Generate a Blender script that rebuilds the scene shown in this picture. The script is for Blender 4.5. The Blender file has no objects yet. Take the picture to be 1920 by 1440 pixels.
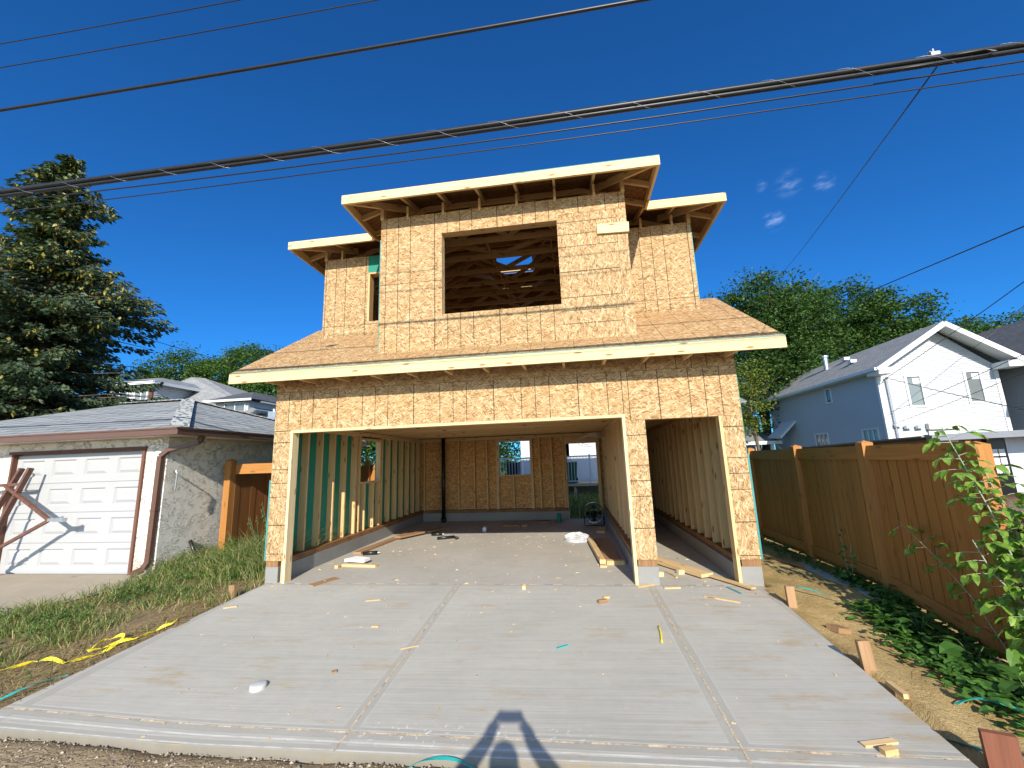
import bpy, math, random
import numpy as np
from mathutils import Vector, Matrix, Quaternion

# ---------------------------------------------------------------- camera, sky, sun, exposure
scene = bpy.context.scene
COL = scene.collection
CAM = Vector((4.5687, -5.9393, 1.6275))
FW = Vector((-0.13370, 0.97426, 0.18162)).normalized()
RT0 = Vector((0.98922, 0.14227, -0.03475))
RT = (RT0 - FW * RT0.dot(FW)).normalized()
UP = RT.cross(FW)
cam_data = bpy.data.cameras.new('camera')
cam = bpy.data.objects.new('camera', cam_data)
COL.objects.link(cam)
M = Matrix((RT, UP, -FW)).transposed().to_4x4()
M.translation = CAM
cam.matrix_world = M
cam_data.sensor_width = 36.0
cam_data.lens = 782.32 / 1920 * 36
cam_data.clip_start = 0.02
cam_data.clip_end = 2000
scene.camera = cam

SUN_DIR = Vector((0.144, -0.873, 0.467)).normalized()      # towards the sun
SUN_EL = math.asin(SUN_DIR.z)
sd = bpy.data.lights.new('sun', 'SUN')
sd.energy = 4.3
sd.angle = math.radians(0.53)
sd.color = (1.0, 0.94, 0.83)
sun = bpy.data.objects.new('sun', sd)
COL.objects.link(sun)
sun.rotation_euler = (-SUN_DIR).to_track_quat('-Z', 'Y').to_euler()

world = bpy.data.worlds.new("World")
scene.world = world
world.use_nodes = True
wt = world.node_tree
for n in list(wt.nodes):
    wt.nodes.remove(n)
wo = wt.nodes.new('ShaderNodeOutputWorld')
wb = wt.nodes.new('ShaderNodeBackground')
sky = wt.nodes.new('ShaderNodeTexSky')
sky.sky_type = 'NISHITA'
sky.sun_disc = False
sky.sun_elevation = SUN_EL
sky.sun_rotation = math.atan2(SUN_DIR.x, SUN_DIR.y)
sky.altitude = 600
sky.air_density = 1.0
sky.dust_density = 0.15
sky.ozone_density = 5.0
wb.inputs['Strength'].default_value = 0.15
# the deep, dry blue of the sky away from the sun; whiter towards it; four wisps of cloud low in the sky
def wnode(t, **kw):
    n = wt.nodes.new(t)
    for k, v in kw.items():
        setattr(n, k, v)
    return n
wtc = wnode('ShaderNodeTexCoord')
wdot = wnode('ShaderNodeVectorMath', operation='DOT_PRODUCT')
wt.links.new(wtc.outputs['Generated'], wdot.inputs[0])
wdot.inputs[1].default_value = (0.163, -0.987, 0.0)
wmr = wnode('ShaderNodeMapRange', interpolation_type='SMOOTHSTEP')
wt.links.new(wdot.outputs['Value'], wmr.inputs['Value'])
wmr.inputs['From Min'].default_value = -0.45
wmr.inputs['From Max'].default_value = 0.55
wtint = wnode('ShaderNodeMixRGB')
wt.links.new(wmr.outputs[0], wtint.inputs['Fac'])
wtint.inputs['Color1'].default_value = (0.102, 0.408, 0.675, 1)
wtint.inputs['Color2'].default_value = (1.25, 1.2, 1.15, 1)
wmul = wnode('ShaderNodeMixRGB', blend_type='MULTIPLY')
wmul.inputs['Fac'].default_value = 1.0
wt.links.new(sky.outputs[0], wmul.inputs['Color1'])
wt.links.new(wtint.outputs[0], wmul.inputs['Color2'])
wlast = wmul.outputs[0]
wnz = wnode('ShaderNodeTexNoise')
wnz.inputs['Scale'].default_value = 34
wnz.inputs['Detail'].default_value = 3
wmap = wnode('ShaderNodeMapping')
wmap.inputs['Scale'].default_value = (1, 1, 2.6)
wt.links.new(wtc.outputs['Generated'], wmap.inputs[0])
wt.links.new(wmap.outputs[0], wnz.inputs['Vector'])
for cd, rad, amt in (((0.552, 0.985, 0.63), 0.030, 0.20), ((0.634, 0.996, 0.63), 0.022, 0.34),
                     ((0.511, 0.995, 0.543), 0.024, 0.42), ((0.485, 0.976, 0.628), 0.014, 0.2)):
    wd = wnode('ShaderNodeVectorMath', operation='DISTANCE')
    wn = wnode('ShaderNodeVectorMath', operation='NORMALIZE')
    wt.links.new(wtc.outputs['Generated'], wn.inputs[0])
    wt.links.new(wn.outputs[0], wd.inputs[0])
    wd.inputs[1].default_value = Vector(cd).normalized()
    m1 = wnode('ShaderNodeMapRange', interpolation_type='SMOOTHSTEP')
    wt.links.new(wd.outputs['Value'], m1.inputs['Value'])
    m1.inputs['From Min'].default_value = rad
    m1.inputs['From Max'].default_value = 0.0
    m2 = wnode('ShaderNodeMath', operation='MULTIPLY')
    wt.links.new(m1.outputs[0], m2.inputs[0])
    m3 = wnode('ShaderNodeMapRange', interpolation_type='SMOOTHSTEP')
    wt.links.new(wnz.outputs['Fac'], m3.inputs['Value'])
    m3.inputs['From Min'].default_value = 0.36
    m3.inputs['From Max'].default_value = 0.95
    m3.inputs['To Max'].default_value = amt * 1.6
    wt.links.new(m3.outputs[0], m2.inputs[1])
    mx = wnode('ShaderNodeMixRGB')
    wt.links.new(m2.outputs[0], mx.inputs['Fac'])
    wt.links.new(wlast, mx.inputs['Color1'])
    mx.inputs['Color2'].default_value = (4.6, 5.6, 7.0, 1)
    wlast = mx.outputs[0]
wt.links.new(wlast, wb.inputs['Color'])
wt.links.new(wb.outputs[0], wo.inputs['Surface'])

scene.render.engine = 'CYCLES'
scene.view_settings.view_transform = 'Standard'
scene.view_settings.look = 'None'
scene.view_settings.exposure = 0.70
scene.view_settings.gamma = 1.0
scene.view_settings.use_curve_mapping = False
scene.cycles.max_bounces = 12
scene.cycles.diffuse_bounces = 9
scene.cycles.use_denoising = True

random.seed(7)
rng = np.random.default_rng(7)

# ---------------------------------------------------------------- helpers
class MB:
    """collects faces (with uv in metres) and links them as one mesh object"""
    def __init__(self):
        self.v = []; self.f = []; self.uv = []
    def face(self, pts, uv=None):
        i = len(self.v)
        pts = [tuple(p) for p in pts]
        self.v += pts
        self.f.append(tuple(range(i, i + len(pts))))
        if uv is None:
            n = Vector((0, 0, 0)); q = [Vector(p) for p in pts]
            for a in range(len(q)):
                b = q[(a + 1) % len(q)]; n += q[a].cross(b)
            if n.length < 1e-12: n = Vector((0, 0, 1))
            n.normalize()
            if abs(n.z) > 0.97: uv = [(p[0], p[1]) for p in pts]
            elif abs(n.x) > abs(n.y) and abs(n.x) > 0.12: 
                uv = [(p[1], p[2] / max(0.25, math.sqrt(max(0, 1 - n.z ** 2)))) for p in pts]
            else: uv = [(p[0], p[2] / max(0.25, math.sqrt(max(0, 1 - n.z ** 2)))) for p in pts]
        self.uv.append(list(uv))
    def box(self, x0, x1, y0, y1, z0, z1, rot=False, off=(0, 0)):
        P = lambda i, j, k: ((x0, x1)[i], (y0, y1)[j], (z0, z1)[k])
        for q in (((0,0,0),(1,0,0),(1,0,1),(0,0,1)), ((1,1,0),(0,1,0),(0,1,1),(1,1,1)), ((0,1,0),(0,0,0),(0,0,1),(0,1,1)),
                  ((1,0,0),(1,1,0),(1,1,1),(1,0,1)), ((0,0,1),(1,0,1),(1,1,1),(0,1,1)), ((0,1,0),(1,1,0),(1,0,0),(0,0,0))):
            self.face([P(*c) for c in q])
            self.uv[-1] = [((v, u) if rot else (u, v)) for u, v in self.uv[-1]]
            self.uv[-1] = [(u + off[0], v + off[1]) for u, v in self.uv[-1]]
    def bar(self, a, b, w, h, up=(0, 0, 1), off=None):
        """a timber of cross-section w (sideways) by h (along up) from a to b; grain runs along u"""
        a = Vector(a); b = Vector(b); d = (b - a); L = d.length; d.normalize()
        up = Vector(up)
        if abs(d.dot(up)) > 0.99: up = Vector((0, 1, 0))
        s = d.cross(up).normalized(); t = s.cross(d)
        if off is None: off = (random.uniform(0, 60), random.uniform(0, 60))
        c = []
        for p in (a, b):
            for i, j in ((-1, -1), (1, -1), (1, 1), (-1, 1)):
                c.append(p + s * (w / 2 * i) + t * (h / 2 * j))
        for k, (i, j, ww) in enumerate(((0, 1, w), (1, 2, h), (2, 3, w), (3, 0, h))):
            o = off[1] + k * 3.1
            self.face([c[i], c[j], c[j + 4], c[i + 4]][::-1], [(off[0], o), (off[0], o + ww), (off[0] + L, o + ww), (off[0] + L, o)][::-1])
        self.face([c[0], c[1], c[2], c[3]], [(off[0] + x * 0.02, off[1] + y) for x, y in ((0, 0), (0, w), (h, w), (h, 0))])
        self.face([c[7], c[6], c[5], c[4]], [(off[0] + x * 0.02, off[1] + y) for x, y in ((0, 0), (0, w), (h, w), (h, 0))])
    def slab(self, poly, t, uvf=None):
        """solid sheet: polygon (ccw seen from outside), thickness t against its normal"""
        q = [Vector(p) for p in poly]
        n = Vector((0, 0, 0))
        for i in range(len(q)): n += q[i].cross(q[(i + 1) % len(q)])
        n.normalize()
        lo = [p - n * t for p in q]
        uvt = [uvf(p) for p in q] if uvf else None
        self.face(q, uvt); self.face(lo[::-1], uvt[::-1] if uvt else None)
        for i in range(len(q)):
            j = (i + 1) % len(q)
            self.face([q[i], lo[i], lo[j], q[j]])
    def tube(self, pts, r, n=8, caps=True):
        pts = [Vector(p) for p in pts]
        if not hasattr(r, '__len__'): r = [r] * len(pts)
        rings = []; prev = None; L = 0
        for i, p in enumerate(pts):
            d = (pts[min(i + 1, len(pts) - 1)] - pts[max(i - 1, 0)])
            if d.length < 1e-9: d = Vector((0, 0, 1))
            d.normalize()
            if prev is None:
                u = Vector((0, 0, 1)) if abs(d.z) < 0.9 else Vector((1, 0, 0))
                s = d.cross(u).normalized()
            else:
                s = (prev - d * prev.dot(d)).normalized()
            prev = s; t = d.cross(s)
            if i: L += (p - pts[i - 1]).length
            base = len(self.v)
            for k in range(n):
                a = 2 * math.pi * k / n
                self.v.append(tuple(p + (s * math.cos(a) + t * math.sin(a)) * r[i]))
            rings.append((base, L))
        for (b0, l0), (b1, l1), ri in zip(rings, rings[1:], r):
            for k in range(n):
                k2 = (k + 1) % n
                self.f.append((b0 + k, b0 + k2, b1 + k2, b1 + k))
                c = 2 * math.pi * max(ri, 0.004) / n
                self.uv.append([(l0, k * c), (l0, (k + 1) * c), (l1, (k + 1) * c), (l1, k * c)])
        if caps:
            for (b, l), rev in ((rings[0], True), (rings[-1], False)):
                f = tuple(b + k for k in range(n))
                self.f.append(f[::-1] if rev else f); self.uv.append([(0, 0)] * n)
    def lathe(self, prof, c=(0, 0, 0), n=24, axis='z'):
        base = len(self.v)
        for r, h in prof:
            for k in range(n):
                a = 2 * math.pi * k / n
                x, y, z = r * math.cos(a), r * math.sin(a), h
                if axis == 'x': x, y, z = z, x, y
                if axis == 'y': x, y, z = x, z, -y
                self.v.append((c[0] + x, c[1] + y, c[2] + z))
        for i in range(len(prof) - 1):
            for k in range(n):
                k2 = (k + 1) % n
                self.f.append((base + i * n + k, base + i * n + k2, base + (i + 1) * n + k2, base + (i + 1) * n + k))
                self.uv.append([(k / n, prof[i][1])] * 4)
    def build(self, name, mat, parent=None, smooth=False):
        me = bpy.data.meshes.new(name)
        me.from_pydata(self.v, [], self.f)
        ul = me.uv_layers.new(name='UVMap')
        flat = np.fromiter((c for f in self.uv for p in f for c in p), dtype=np.float32)
        ul.data.foreach_set('uv', flat)
        me.materials.append(mat)
        if smooth: me.polygons.foreach_set('use_smooth', [True] * len(me.polygons))
        me.update()
        return link(name, me, parent)

def link(name, me, parent=None):
    o = bpy.data.objects.new(name, me)
    COL.objects.link(o)
    if parent is not None:
        o.parent = parent
        o.matrix_parent_inverse = Matrix.Translation(-world_loc(parent))
    return o

def world_loc(o):
    """world position of an unrotated empty, or the origin for a mesh built in world coordinates"""
    return Vector(o['base']) if 'base' in o else Vector((0, 0, 0))

def tag(o, label=None, cat=None, group=None, kind=None):
    if label: o['label'] = label
    if cat: o['category'] = cat
    if group: o['group'] = group
    if kind: o['kind'] = kind
    return o

def thing(name, loc, label, cat, group=None):
    o = bpy.data.objects.new(name, None)
    COL.objects.link(o)
    o.empty_display_size = 0.2
    o.location = loc
    o['base'] = tuple(loc)
    return tag(o, label, cat, group)

def quads_mesh(name, P, mat, parent=None, smooth=False):
    """P: (n,4,3) array of separate quads"""
    n = len(P); me = bpy.data.meshes.new(name)
    me.vertices.add(n * 4); me.loops.add(n * 4); me.polygons.add(n)
    me.vertices.foreach_set('co', np.asarray(P, dtype=np.float32).ravel())
    me.loops.foreach_set('vertex_index', np.arange(n * 4, dtype=np.int32))
    me.polygons.foreach_set('loop_start', np.arange(0, n * 4, 4, dtype=np.int32))
    me.polygons.foreach_set('loop_total', np.full(n, 4, dtype=np.int32))
    me.update(calc_edges=True); me.validate()
    me.materials.append(mat)
    return link(name, me, parent)

# ---------------------------------------------------------------- materials
class NT:
    def __init__(self, name):
        self.m = bpy.data.materials.new(name); self.m.use_nodes = True
        self.t = self.m.node_tree
        self.bsdf = self.t.nodes['Principled BSDF']
        self.out = self.t.nodes['Material Output']
    def n(self, typ, ins=None, **kw):
        nd = self.t.nodes.new(typ)
        for k, v in kw.items(): setattr(nd, k, v)
        for k, v in (ins or {}).items(): self.set(nd.inputs[k], v)
        return nd
    def set(self, sock, v):
        if isinstance(v, bpy.types.NodeSocket): self.t.links.new(v, sock)
        elif hasattr(v, 'outputs'): self.t.links.new(v.outputs[0], sock)
        else:
            if hasattr(sock.default_value, '__len__') and hasattr(v, '__len__') and len(v) == 3 and len(sock.default_value) == 4: v = (*v, 1)
            sock.default_value = v
    def math(self, op, a, b=None, c=None, clamp=False):
        nd = self.n('ShaderNodeMath', operation=op, use_clamp=clamp)
        for i, x in enumerate((a, b, c)):
            if x is not None: self.set(nd.inputs[i], x)
        return nd.outputs[0]
    def mix(self, f, a, b, mode='MIX'):
        nd = self.n('ShaderNodeMixRGB', blend_type=mode)
        for s, x in zip(('Fac', 'Color1', 'Color2'), (f, a, b)): self.set(nd.inputs[s], x)
        return nd.outputs[0]
    def uv(self): return self.n('ShaderNodeUVMap').outputs[0]
    def obj(self): return self.n('ShaderNodeTexCoord').outputs['Object']
    def map(self, v, scale=(1, 1, 1), rot=0, loc=(0, 0, 0)):
        return self.n('ShaderNodeMapping', {'Vector': v, 'Scale': scale, 'Rotation': (0, 0, rot), 'Location': loc}).outputs[0]
    def noise(self, v, scale, detail=4, rough=0.55, dist=0):
        return self.n('ShaderNodeTexNoise', {'Vector': v, 'Scale': scale, 'Detail': detail, 'Roughness': rough, 'Distortion': dist}).outputs['Fac']
    def vor(self, v, scale, **kw): return self.n('ShaderNodeTexVoronoi', {'Vector': v, 'Scale': scale}, **kw)
    def ramp(self, f, stops):
        nd = self.n('ShaderNodeValToRGB'); self.set(nd.inputs[0], f)
        el = nd.color_ramp.elements
        while len(el) > len(stops): el.remove(el[-1])
        while len(el) < len(stops): el.new(0.5)
        for e, (p, c) in zip(el, stops): e.position = p; e.color = (*c, 1) if hasattr(c, '__len__') else (c, c, c, 1)
        return nd.outputs[0]
    def rmap(self, f, a, b, c=0, d=1, smooth=False):
        nd = self.n('ShaderNodeMapRange', {'Value': f, 'From Min': a, 'From Max': b, 'To Min': c, 'To Max': d})
        if smooth: nd.interpolation_type = 'SMOOTHSTEP'
        return nd.outputs[0]
    def xyz(self, v): return self.n('ShaderNodeSeparateXYZ', {0: v}).outputs
    def bump(self, h, strength=0.3, dist=0.01):
        return self.n('ShaderNodeBump', {'Height': h, 'Strength': strength, 'Distance': dist}).outputs[0]
    def fin(self, color, rough=0.7, normal=None, metal=0, spec=0.3, **kw):
        b = self.bsdf
        self.set(b.inputs['Base Color'], color); self.set(b.inputs['Roughness'], rough)
        self.set(b.inputs['Metallic'], metal); self.set(b.inputs['Specular IOR Level'], spec)
        if normal is not None: self.set(b.inputs['Normal'], normal)
        for k, v in kw.items(): self.set(b.inputs[k], v)
        return self.m

def plain(name, c, rough=0.6, metal=0, spec=0.3, var=0.12, scale=6):
    k = NT(name)
    n = k.noise(k.obj(), scale, 5)
    col = k.mix(k.rmap(n, 0.3, 0.7), [x * (1 - var) for x in c], [min(1, x * (1 + var)) for x in c])
    return k.fin(col, rough, None, metal, spec)

def make_osb(name, lines=True, tint=(1, 1, 1), seam_v=2.44, offset=0.0, line_dark=0.9):
    k = NT(name)
    uv = k.uv()
    wob = k.n('ShaderNodeTexNoise', {'Vector': uv, 'Scale': 9.0, 'Detail': 1.0}).outputs['Color']
    w = k.n('ShaderNodeVectorMath', {0: uv, 1: k.n('ShaderNodeVectorMath', {0: wob, 'Scale': 0.02}, operation='SCALE').outputs[0]}, operation='ADD').outputs[0]
    shade = None
    for i, (ang, L, W, thr) in enumerate(((0.05, 0.052, 0.0105, 0), (0.62, 0.06, 0.011, .58), (-0.55, 0.068, 0.011, .58), (1.25, 0.056, 0.011, .72), (-0.18, 0.08, 0.0145, .70))):
        v = k.map(k.map(w, (1, 1, 1), ang), (1 / L, 1 / W, 1), 0, (i * 7.3, i * 3.1, 0))
        vo = k.vor(v, 1.0, voronoi_dimensions='2D')
        c = k.n('ShaderNodeSeparateColor', {0: vo.outputs['Color']}).outputs
        if shade is None: shade = c[0]
        else:
            m = k.math('GREATER_THAN', c[1], thr)
            shade = k.mix(m, shade, c[0])
    fine = k.noise(k.map(w, (22, 130, 1)), 1.0, 4, .7)
    s2 = k.math('ADD', k.math('MULTIPLY', shade, 0.70), k.math('MULTIPLY', fine, 0.36))
    col = k.ramp(s2, [(0.06, (0.20, 0.105, 0.044)), (0.24, (0.33, 0.20, 0.092)), (0.48, (0.41, 0.275, 0.145)), (0.74, (0.47, 0.335, 0.19)), (0.93, (0.62, 0.49, 0.32))])
    # pale flakes lying on top in every direction
    for i, (ang, L, W, thr) in enumerate(((0.25, .070, .0135, .915), (-.75, .075, .0135, .935), (1.0, .065, .014, .945))):
        v = k.map(k.map(w, (1, 1, 1), ang), (1 / L, 1 / W, 1), 0, (40 + i * 5.7, i * 9.1, 0))
        vo = k.vor(v, 1.0, voronoi_dimensions='2D')
        c = k.n('ShaderNodeSeparateColor', {0: vo.outputs['Color']}).outputs
        col = k.mix(k.math('MULTIPLY', k.math('GREATER_THAN', c[1], thr), .55), col, (0.66, 0.54, 0.36))
    for i, (ang, thr) in enumerate(((-.2, .93), (.9, .95))):
        v = k.map(k.map(w, (1, 1, 1), ang), (1 / .05, 1 / .011, 1), 0, (80 + i * 5.7, i * 9.1, 0))
        vo = k.vor(v, 1.0, voronoi_dimensions='2D')
        c = k.n('ShaderNodeSeparateColor', {0: vo.outputs['Color']}).outputs
        col = k.mix(k.math('MULTIPLY', k.math('GREATER_THAN', c[1], thr), .85), col, (0.19, 0.10, 0.04))
    big = k.noise(uv, 1.3, 3)
    col = k.mix(k.rmap(big, 0.35, 0.7, 0.0, 0.16), col, (0.52, 0.34, 0.15), 'MIX')
    gaps = k.noise(k.map(w, (1, 2.2, 1), 0.4), 60, 2)
    col = k.mix(k.rmap(gaps, 0.375, 0.31, 0, 0.7), col, (0.12, 0.06, 0.02))
    if lines:
        x = k.xyz(uv)
        m = None
        u = k.math('PINGPONG', k.math('ADD', x[0], offset), 0.6096)       # printed nailing lines 16, 24 and 32 inches into each sheet
        for at, wd in ((0.0, 0.0060), (0.4064, 0.0046), (0.6096, 0.0046)):
            d = k.math('ABSOLUTE', k.math('SUBTRACT', u, at))
            l = k.math('LESS_THAN', d, wd)
            m = l if m is None else k.math('MAXIMUM', m, l)
        dv = k.math('ABSOLUTE', k.math('SUBTRACT', k.math('WRAP', k.math('ADD', x[1], 0.02), seam_v, 0.0), 0.006))
        m = k.math('MAXIMUM', m, k.math('LESS_THAN', dv, 0.004))
        col = k.mix(k.math('MULTIPLY', m, line_dark), col, (0.02, 0.014, 0.01))
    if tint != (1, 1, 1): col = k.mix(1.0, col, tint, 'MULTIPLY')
    ri = k.n('ShaderNodeObjectInfo').outputs['Random']          # sheets differ a little in tone
    col = k.mix(1.0, col, k.ramp(ri, [(0, (.93, .91, .88)), (.5, (1, 1, 1)), (1, (1.03, .97, .92))]), 'MULTIPLY')
    wet = k.noise(k.map(uv, (1, .45, 1)), 1.7, 5, .65)
    col = k.mix(k.rmap(wet, .60, .78, 0, .30), col, k.mix(1.0, col, (.62, .55, .48), 'MULTIPLY'))
    return k.fin(col, 0.78, k.bump(s2, 0.35, 0.004), spec=0.2)

def make_lumber(name, c0=(0.50, 0.31, 0.13), c1=(0.74, 0.55, 0.30), knots=True, rough=0.65, blot=None):
    k = NT(name)
    uv = k.uv()
    g = k.noise(k.map(uv, (1.6, 42, 1)), 1.0, 5, 0.6, 0.6)
    g2 = k.noise(k.map(uv, (0.7, 9, 1)), 1.0, 2)
    f = k.math('ADD', k.math('MULTIPLY', g, 0.65), k.math('MULTIPLY', g2, 0.35))
    ri = k.n('ShaderNodeObjectInfo').outputs['Random']
    rp = k.n('ShaderNodeNewGeometry').outputs['Random Per Island']
    f = k.math('ADD', f, k.math('MULTIPLY', k.math('SUBTRACT', k.math('ADD', ri, rp), 1.0), 0.16))
    col = k.ramp(f, [(0.28, c0), (0.52, [(a + b) / 2 for a, b in zip(c0, c1)]), (0.7, c1)])
    if knots:
        vo = k.vor(k.map(uv, (2.3, 9.5, 1)), 1.0, voronoi_dimensions='2D')
        d = vo.outputs['Distance']
        pick = k.math('GREATER_THAN', k.n('ShaderNodeSeparateColor', {0: vo.outputs['Color']}).outputs[0], 0.62)
        kn = k.math('MULTIPLY', k.rmap(d, 0.16, 0.07, 0, 0.85), pick)
        col = k.mix(kn, col, (0.20, 0.085, 0.025))
    if blot:
        col = k.mix(k.rmap(k.noise(uv, 4, 3), 0.45, 0.7, 0, 0.6), col, blot)
    return k.fin(col, rough, k.bump(g, 0.12, 0.003), spec=0.25)

TAN = (0.96, 0.94, 0.865)
M_osb = make_osb('osb_sheet', tint=TAN)
M_osb_h = make_osb('osb_sheet_turned', seam_v=50.0, offset=0.16, tint=TAN)
M_osb_plain = make_osb('osb_plain', lines=False, tint=TAN)
M_osb_roof = make_osb('osb_roof', tint=(0.88, 0.80, 0.69), seam_v=1.22, line_dark=0.55)
M_osb_in = make_osb('osb_inside', lines=False, tint=(1.22, 1.0, 0.70))
M_osb_deck_shade = make_osb('osb_deck_shade', lines=False, tint=(0.42, 0.31, 0.22))  # OSB copy darkened so the shade under the decks sits in the colour
M_lum = make_lumber('spruce_lumber')
M_lum_t = make_lumber('truss_lumber', (0.66, 0.48, 0.25), (0.85, 0.66, 0.38))
M_lum_b = make_lumber('fascia_lumber', (0.62, 0.44, 0.21), (0.80, 0.62, 0.35))
M_lum_d = make_lumber('framing_lumber', (0.52, 0.33, 0.135), (0.72, 0.50, 0.245))
M_treated = make_lumber('treated_plate', (0.18, 0.085, 0.035), (0.36, 0.20, 0.09), blot=(0.10, 0.05, 0.02))
M_stain = make_lumber('red_stained_wood', (0.14, 0.05, 0.03), (0.24, 0.09, 0.05))
M_cedar = make_lumber('cedar_board', (0.31, 0.127, 0.029), (0.47, 0.212, 0.060))
M_old = make_lumber('weathered_plank', (0.22, 0.12, 0.06), (0.40, 0.24, 0.12))
M_green = plain('green_sheathing', (0.018, 0.215, 0.145), 0.55, var=0.08, scale=3)
M_teal = plain('teal_strapping', (0.02, 0.33, 0.30), 0.4, spec=0.5)
M_wrap = plain('teal_house_wrap', (0.055, 0.26, 0.25), 0.5)
M_black = plain('black_plastic', (0.012, 0.012, 0.013), 0.35, spec=0.5)
M_pipe = plain('black_abs_pipe', (0.008, 0.008, 0.009), 0.3, spec=0.5)
M_white = plain('white_paint', (0.66, 0.66, 0.65), 0.45, var=0.02)
M_steel = plain('galvanised_steel', (0.55, 0.56, 0.58), 0.38, metal=0.9)
M_yellow = plain('yellow_tape', (0.80, 0.64, 0.03), 0.4, spec=0.5)
M_tile = plain('white_foam', (0.82, 0.82, 0.80), 0.8, var=0.03)

def conc(name, base, broom=True, stains=True, dark=0.8):
    k = NT(name)
    o = k.obj(); x = k.xyz(o)
    n1 = k.noise(o, 0.9, 5, 0.6); n2 = k.noise(o, 9, 6, 0.65); sp = k.noise(o, 120, 2)
    col = k.mix(k.rmap(n1, 0.3, 0.7), [c * 0.88 for c in base], [c * 1.08 for c in base])
    col = k.mix(k.rmap(n2, 0.35, 0.75, 0, 0.35), col, [c * 0.72 for c in base])
    col = k.mix(k.rmap(sp, 0.66, 0.76, 0, 0.35), col, [c * 0.45 for c in base])
    h = k.math('MULTIPLY', sp, 0.2)
    if broom:
        b = k.noise(k.map(o, (1.1, 95, 1)), 1.0, 4, 0.65)
        b2 = k.noise(k.map(o, (0.35, 14, 1)), 1.0, 3, 0.6)
        # trowelled margins run beside every joint and edge
        mr = None
        for cx in (2.915, 5.46, 0.0, 6.75):
            d = k.math('ABSOLUTE', k.math('SUBTRACT', x[0], cx))
            mr = d if mr is None else k.math('MINIMUM', mr, d)
        for c0, c1 in ((-2.755, -.038), (-.02, 0), (-2.955, -.03)):
            mr = k.math('MINIMUM', mr, k.math('ABSOLUTE', k.math('SUBTRACT', x[1], k.math('ADD', c0, k.math('MULTIPLY', x[0], c1)))))
        mask = k.rmap(mr, 0.054, 0.060)
        col = k.mix(k.math('MULTIPLY', k.rmap(b, 0.42, 0.68, 0, 0.42), mask), col, [min(1, c * 1.35) for c in base])
        col = k.mix(k.math('MULTIPLY', k.rmap(b2, 0.5, 0.72, 0, 0.35), mask), col, [c * 0.80 for c in base])
        col = k.mix(k.math('SUBTRACT', 0.20, k.math('MULTIPLY', mask, 0.20)), col, [c * 0.62 for c in base])
        edge = k.math('MULTIPLY', k.rmap(mr, 0.052, 0.058), k.rmap(mr, 0.076, 0.064))
        col = k.mix(k.math('MULTIPLY', edge, k.rmap(n2, 0.4, 0.6, 0.0, 0.35)), col, [min(1, c * 1.3) for c in base])
        for c0, c1, hw_, st in ((-2.850, -.037, .011, .75), (-2.735, -.038, .007, .45), (-2.945, -.03, .009, .8)):
            d = k.math('ABSOLUTE', k.math('SUBTRACT', x[1], k.math('ADD', c0, k.math('MULTIPLY', x[0], c1))))
            l = k.math('MULTIPLY', k.rmap(d, hw_, hw_ * .4), k.rmap(k.noise(k.map(o, (3, 12, 1)), 3.0, 4), .35, .6, .25, st))
            col = k.mix(l, col, (.66, .64, .58))
        spl = k.math('MULTIPLY', k.rmap(k.noise(o, 24, 3, .7), .60, .66), k.rmap(k.math('ABSOLUTE', k.math('SUBTRACT', x[1], -2.86)), .16, .05))
        spl = k.math('MULTIPLY', spl, k.math('MULTIPLY', k.rmap(x[0], 2.9, 3.2), k.rmap(x[0], 4.8, 4.2)))
        col = k.mix(k.math('MULTIPLY', spl, .7), col, (.70, .69, .66))
        h = k.math('ADD', h, k.math('MULTIPLY', k.math('MULTIPLY', b, mask), 0.9))
    if stains:
        s = k.noise(k.map(o, (0.8, 2.6, 1)), 2.0, 6, 0.72)
        s = k.math('ADD', s, k.rmap(x[0], 5.3, 6.4, 0, .055))
        col = k.mix(k.rmap(s, 0.565, 0.72, 0, 0.62), col, (0.36, 0.245, 0.115))
    return k.fin(col, 0.82, k.bump(h, 0.35, 0.004), spec=0.25)

M_drive = conc('new_driveway_concrete', (0.40, 0.378, 0.325))
M_floor = conc('garage_floor_concrete', (0.43, 0.40, 0.345), broom=False)
M_curb = conc('foundation_concrete', (0.27, 0.265, 0.245), broom=False, stains=False)
M_oldc = conc('old_pad_concrete', (0.36, 0.30, 0.22), broom=False)

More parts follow.
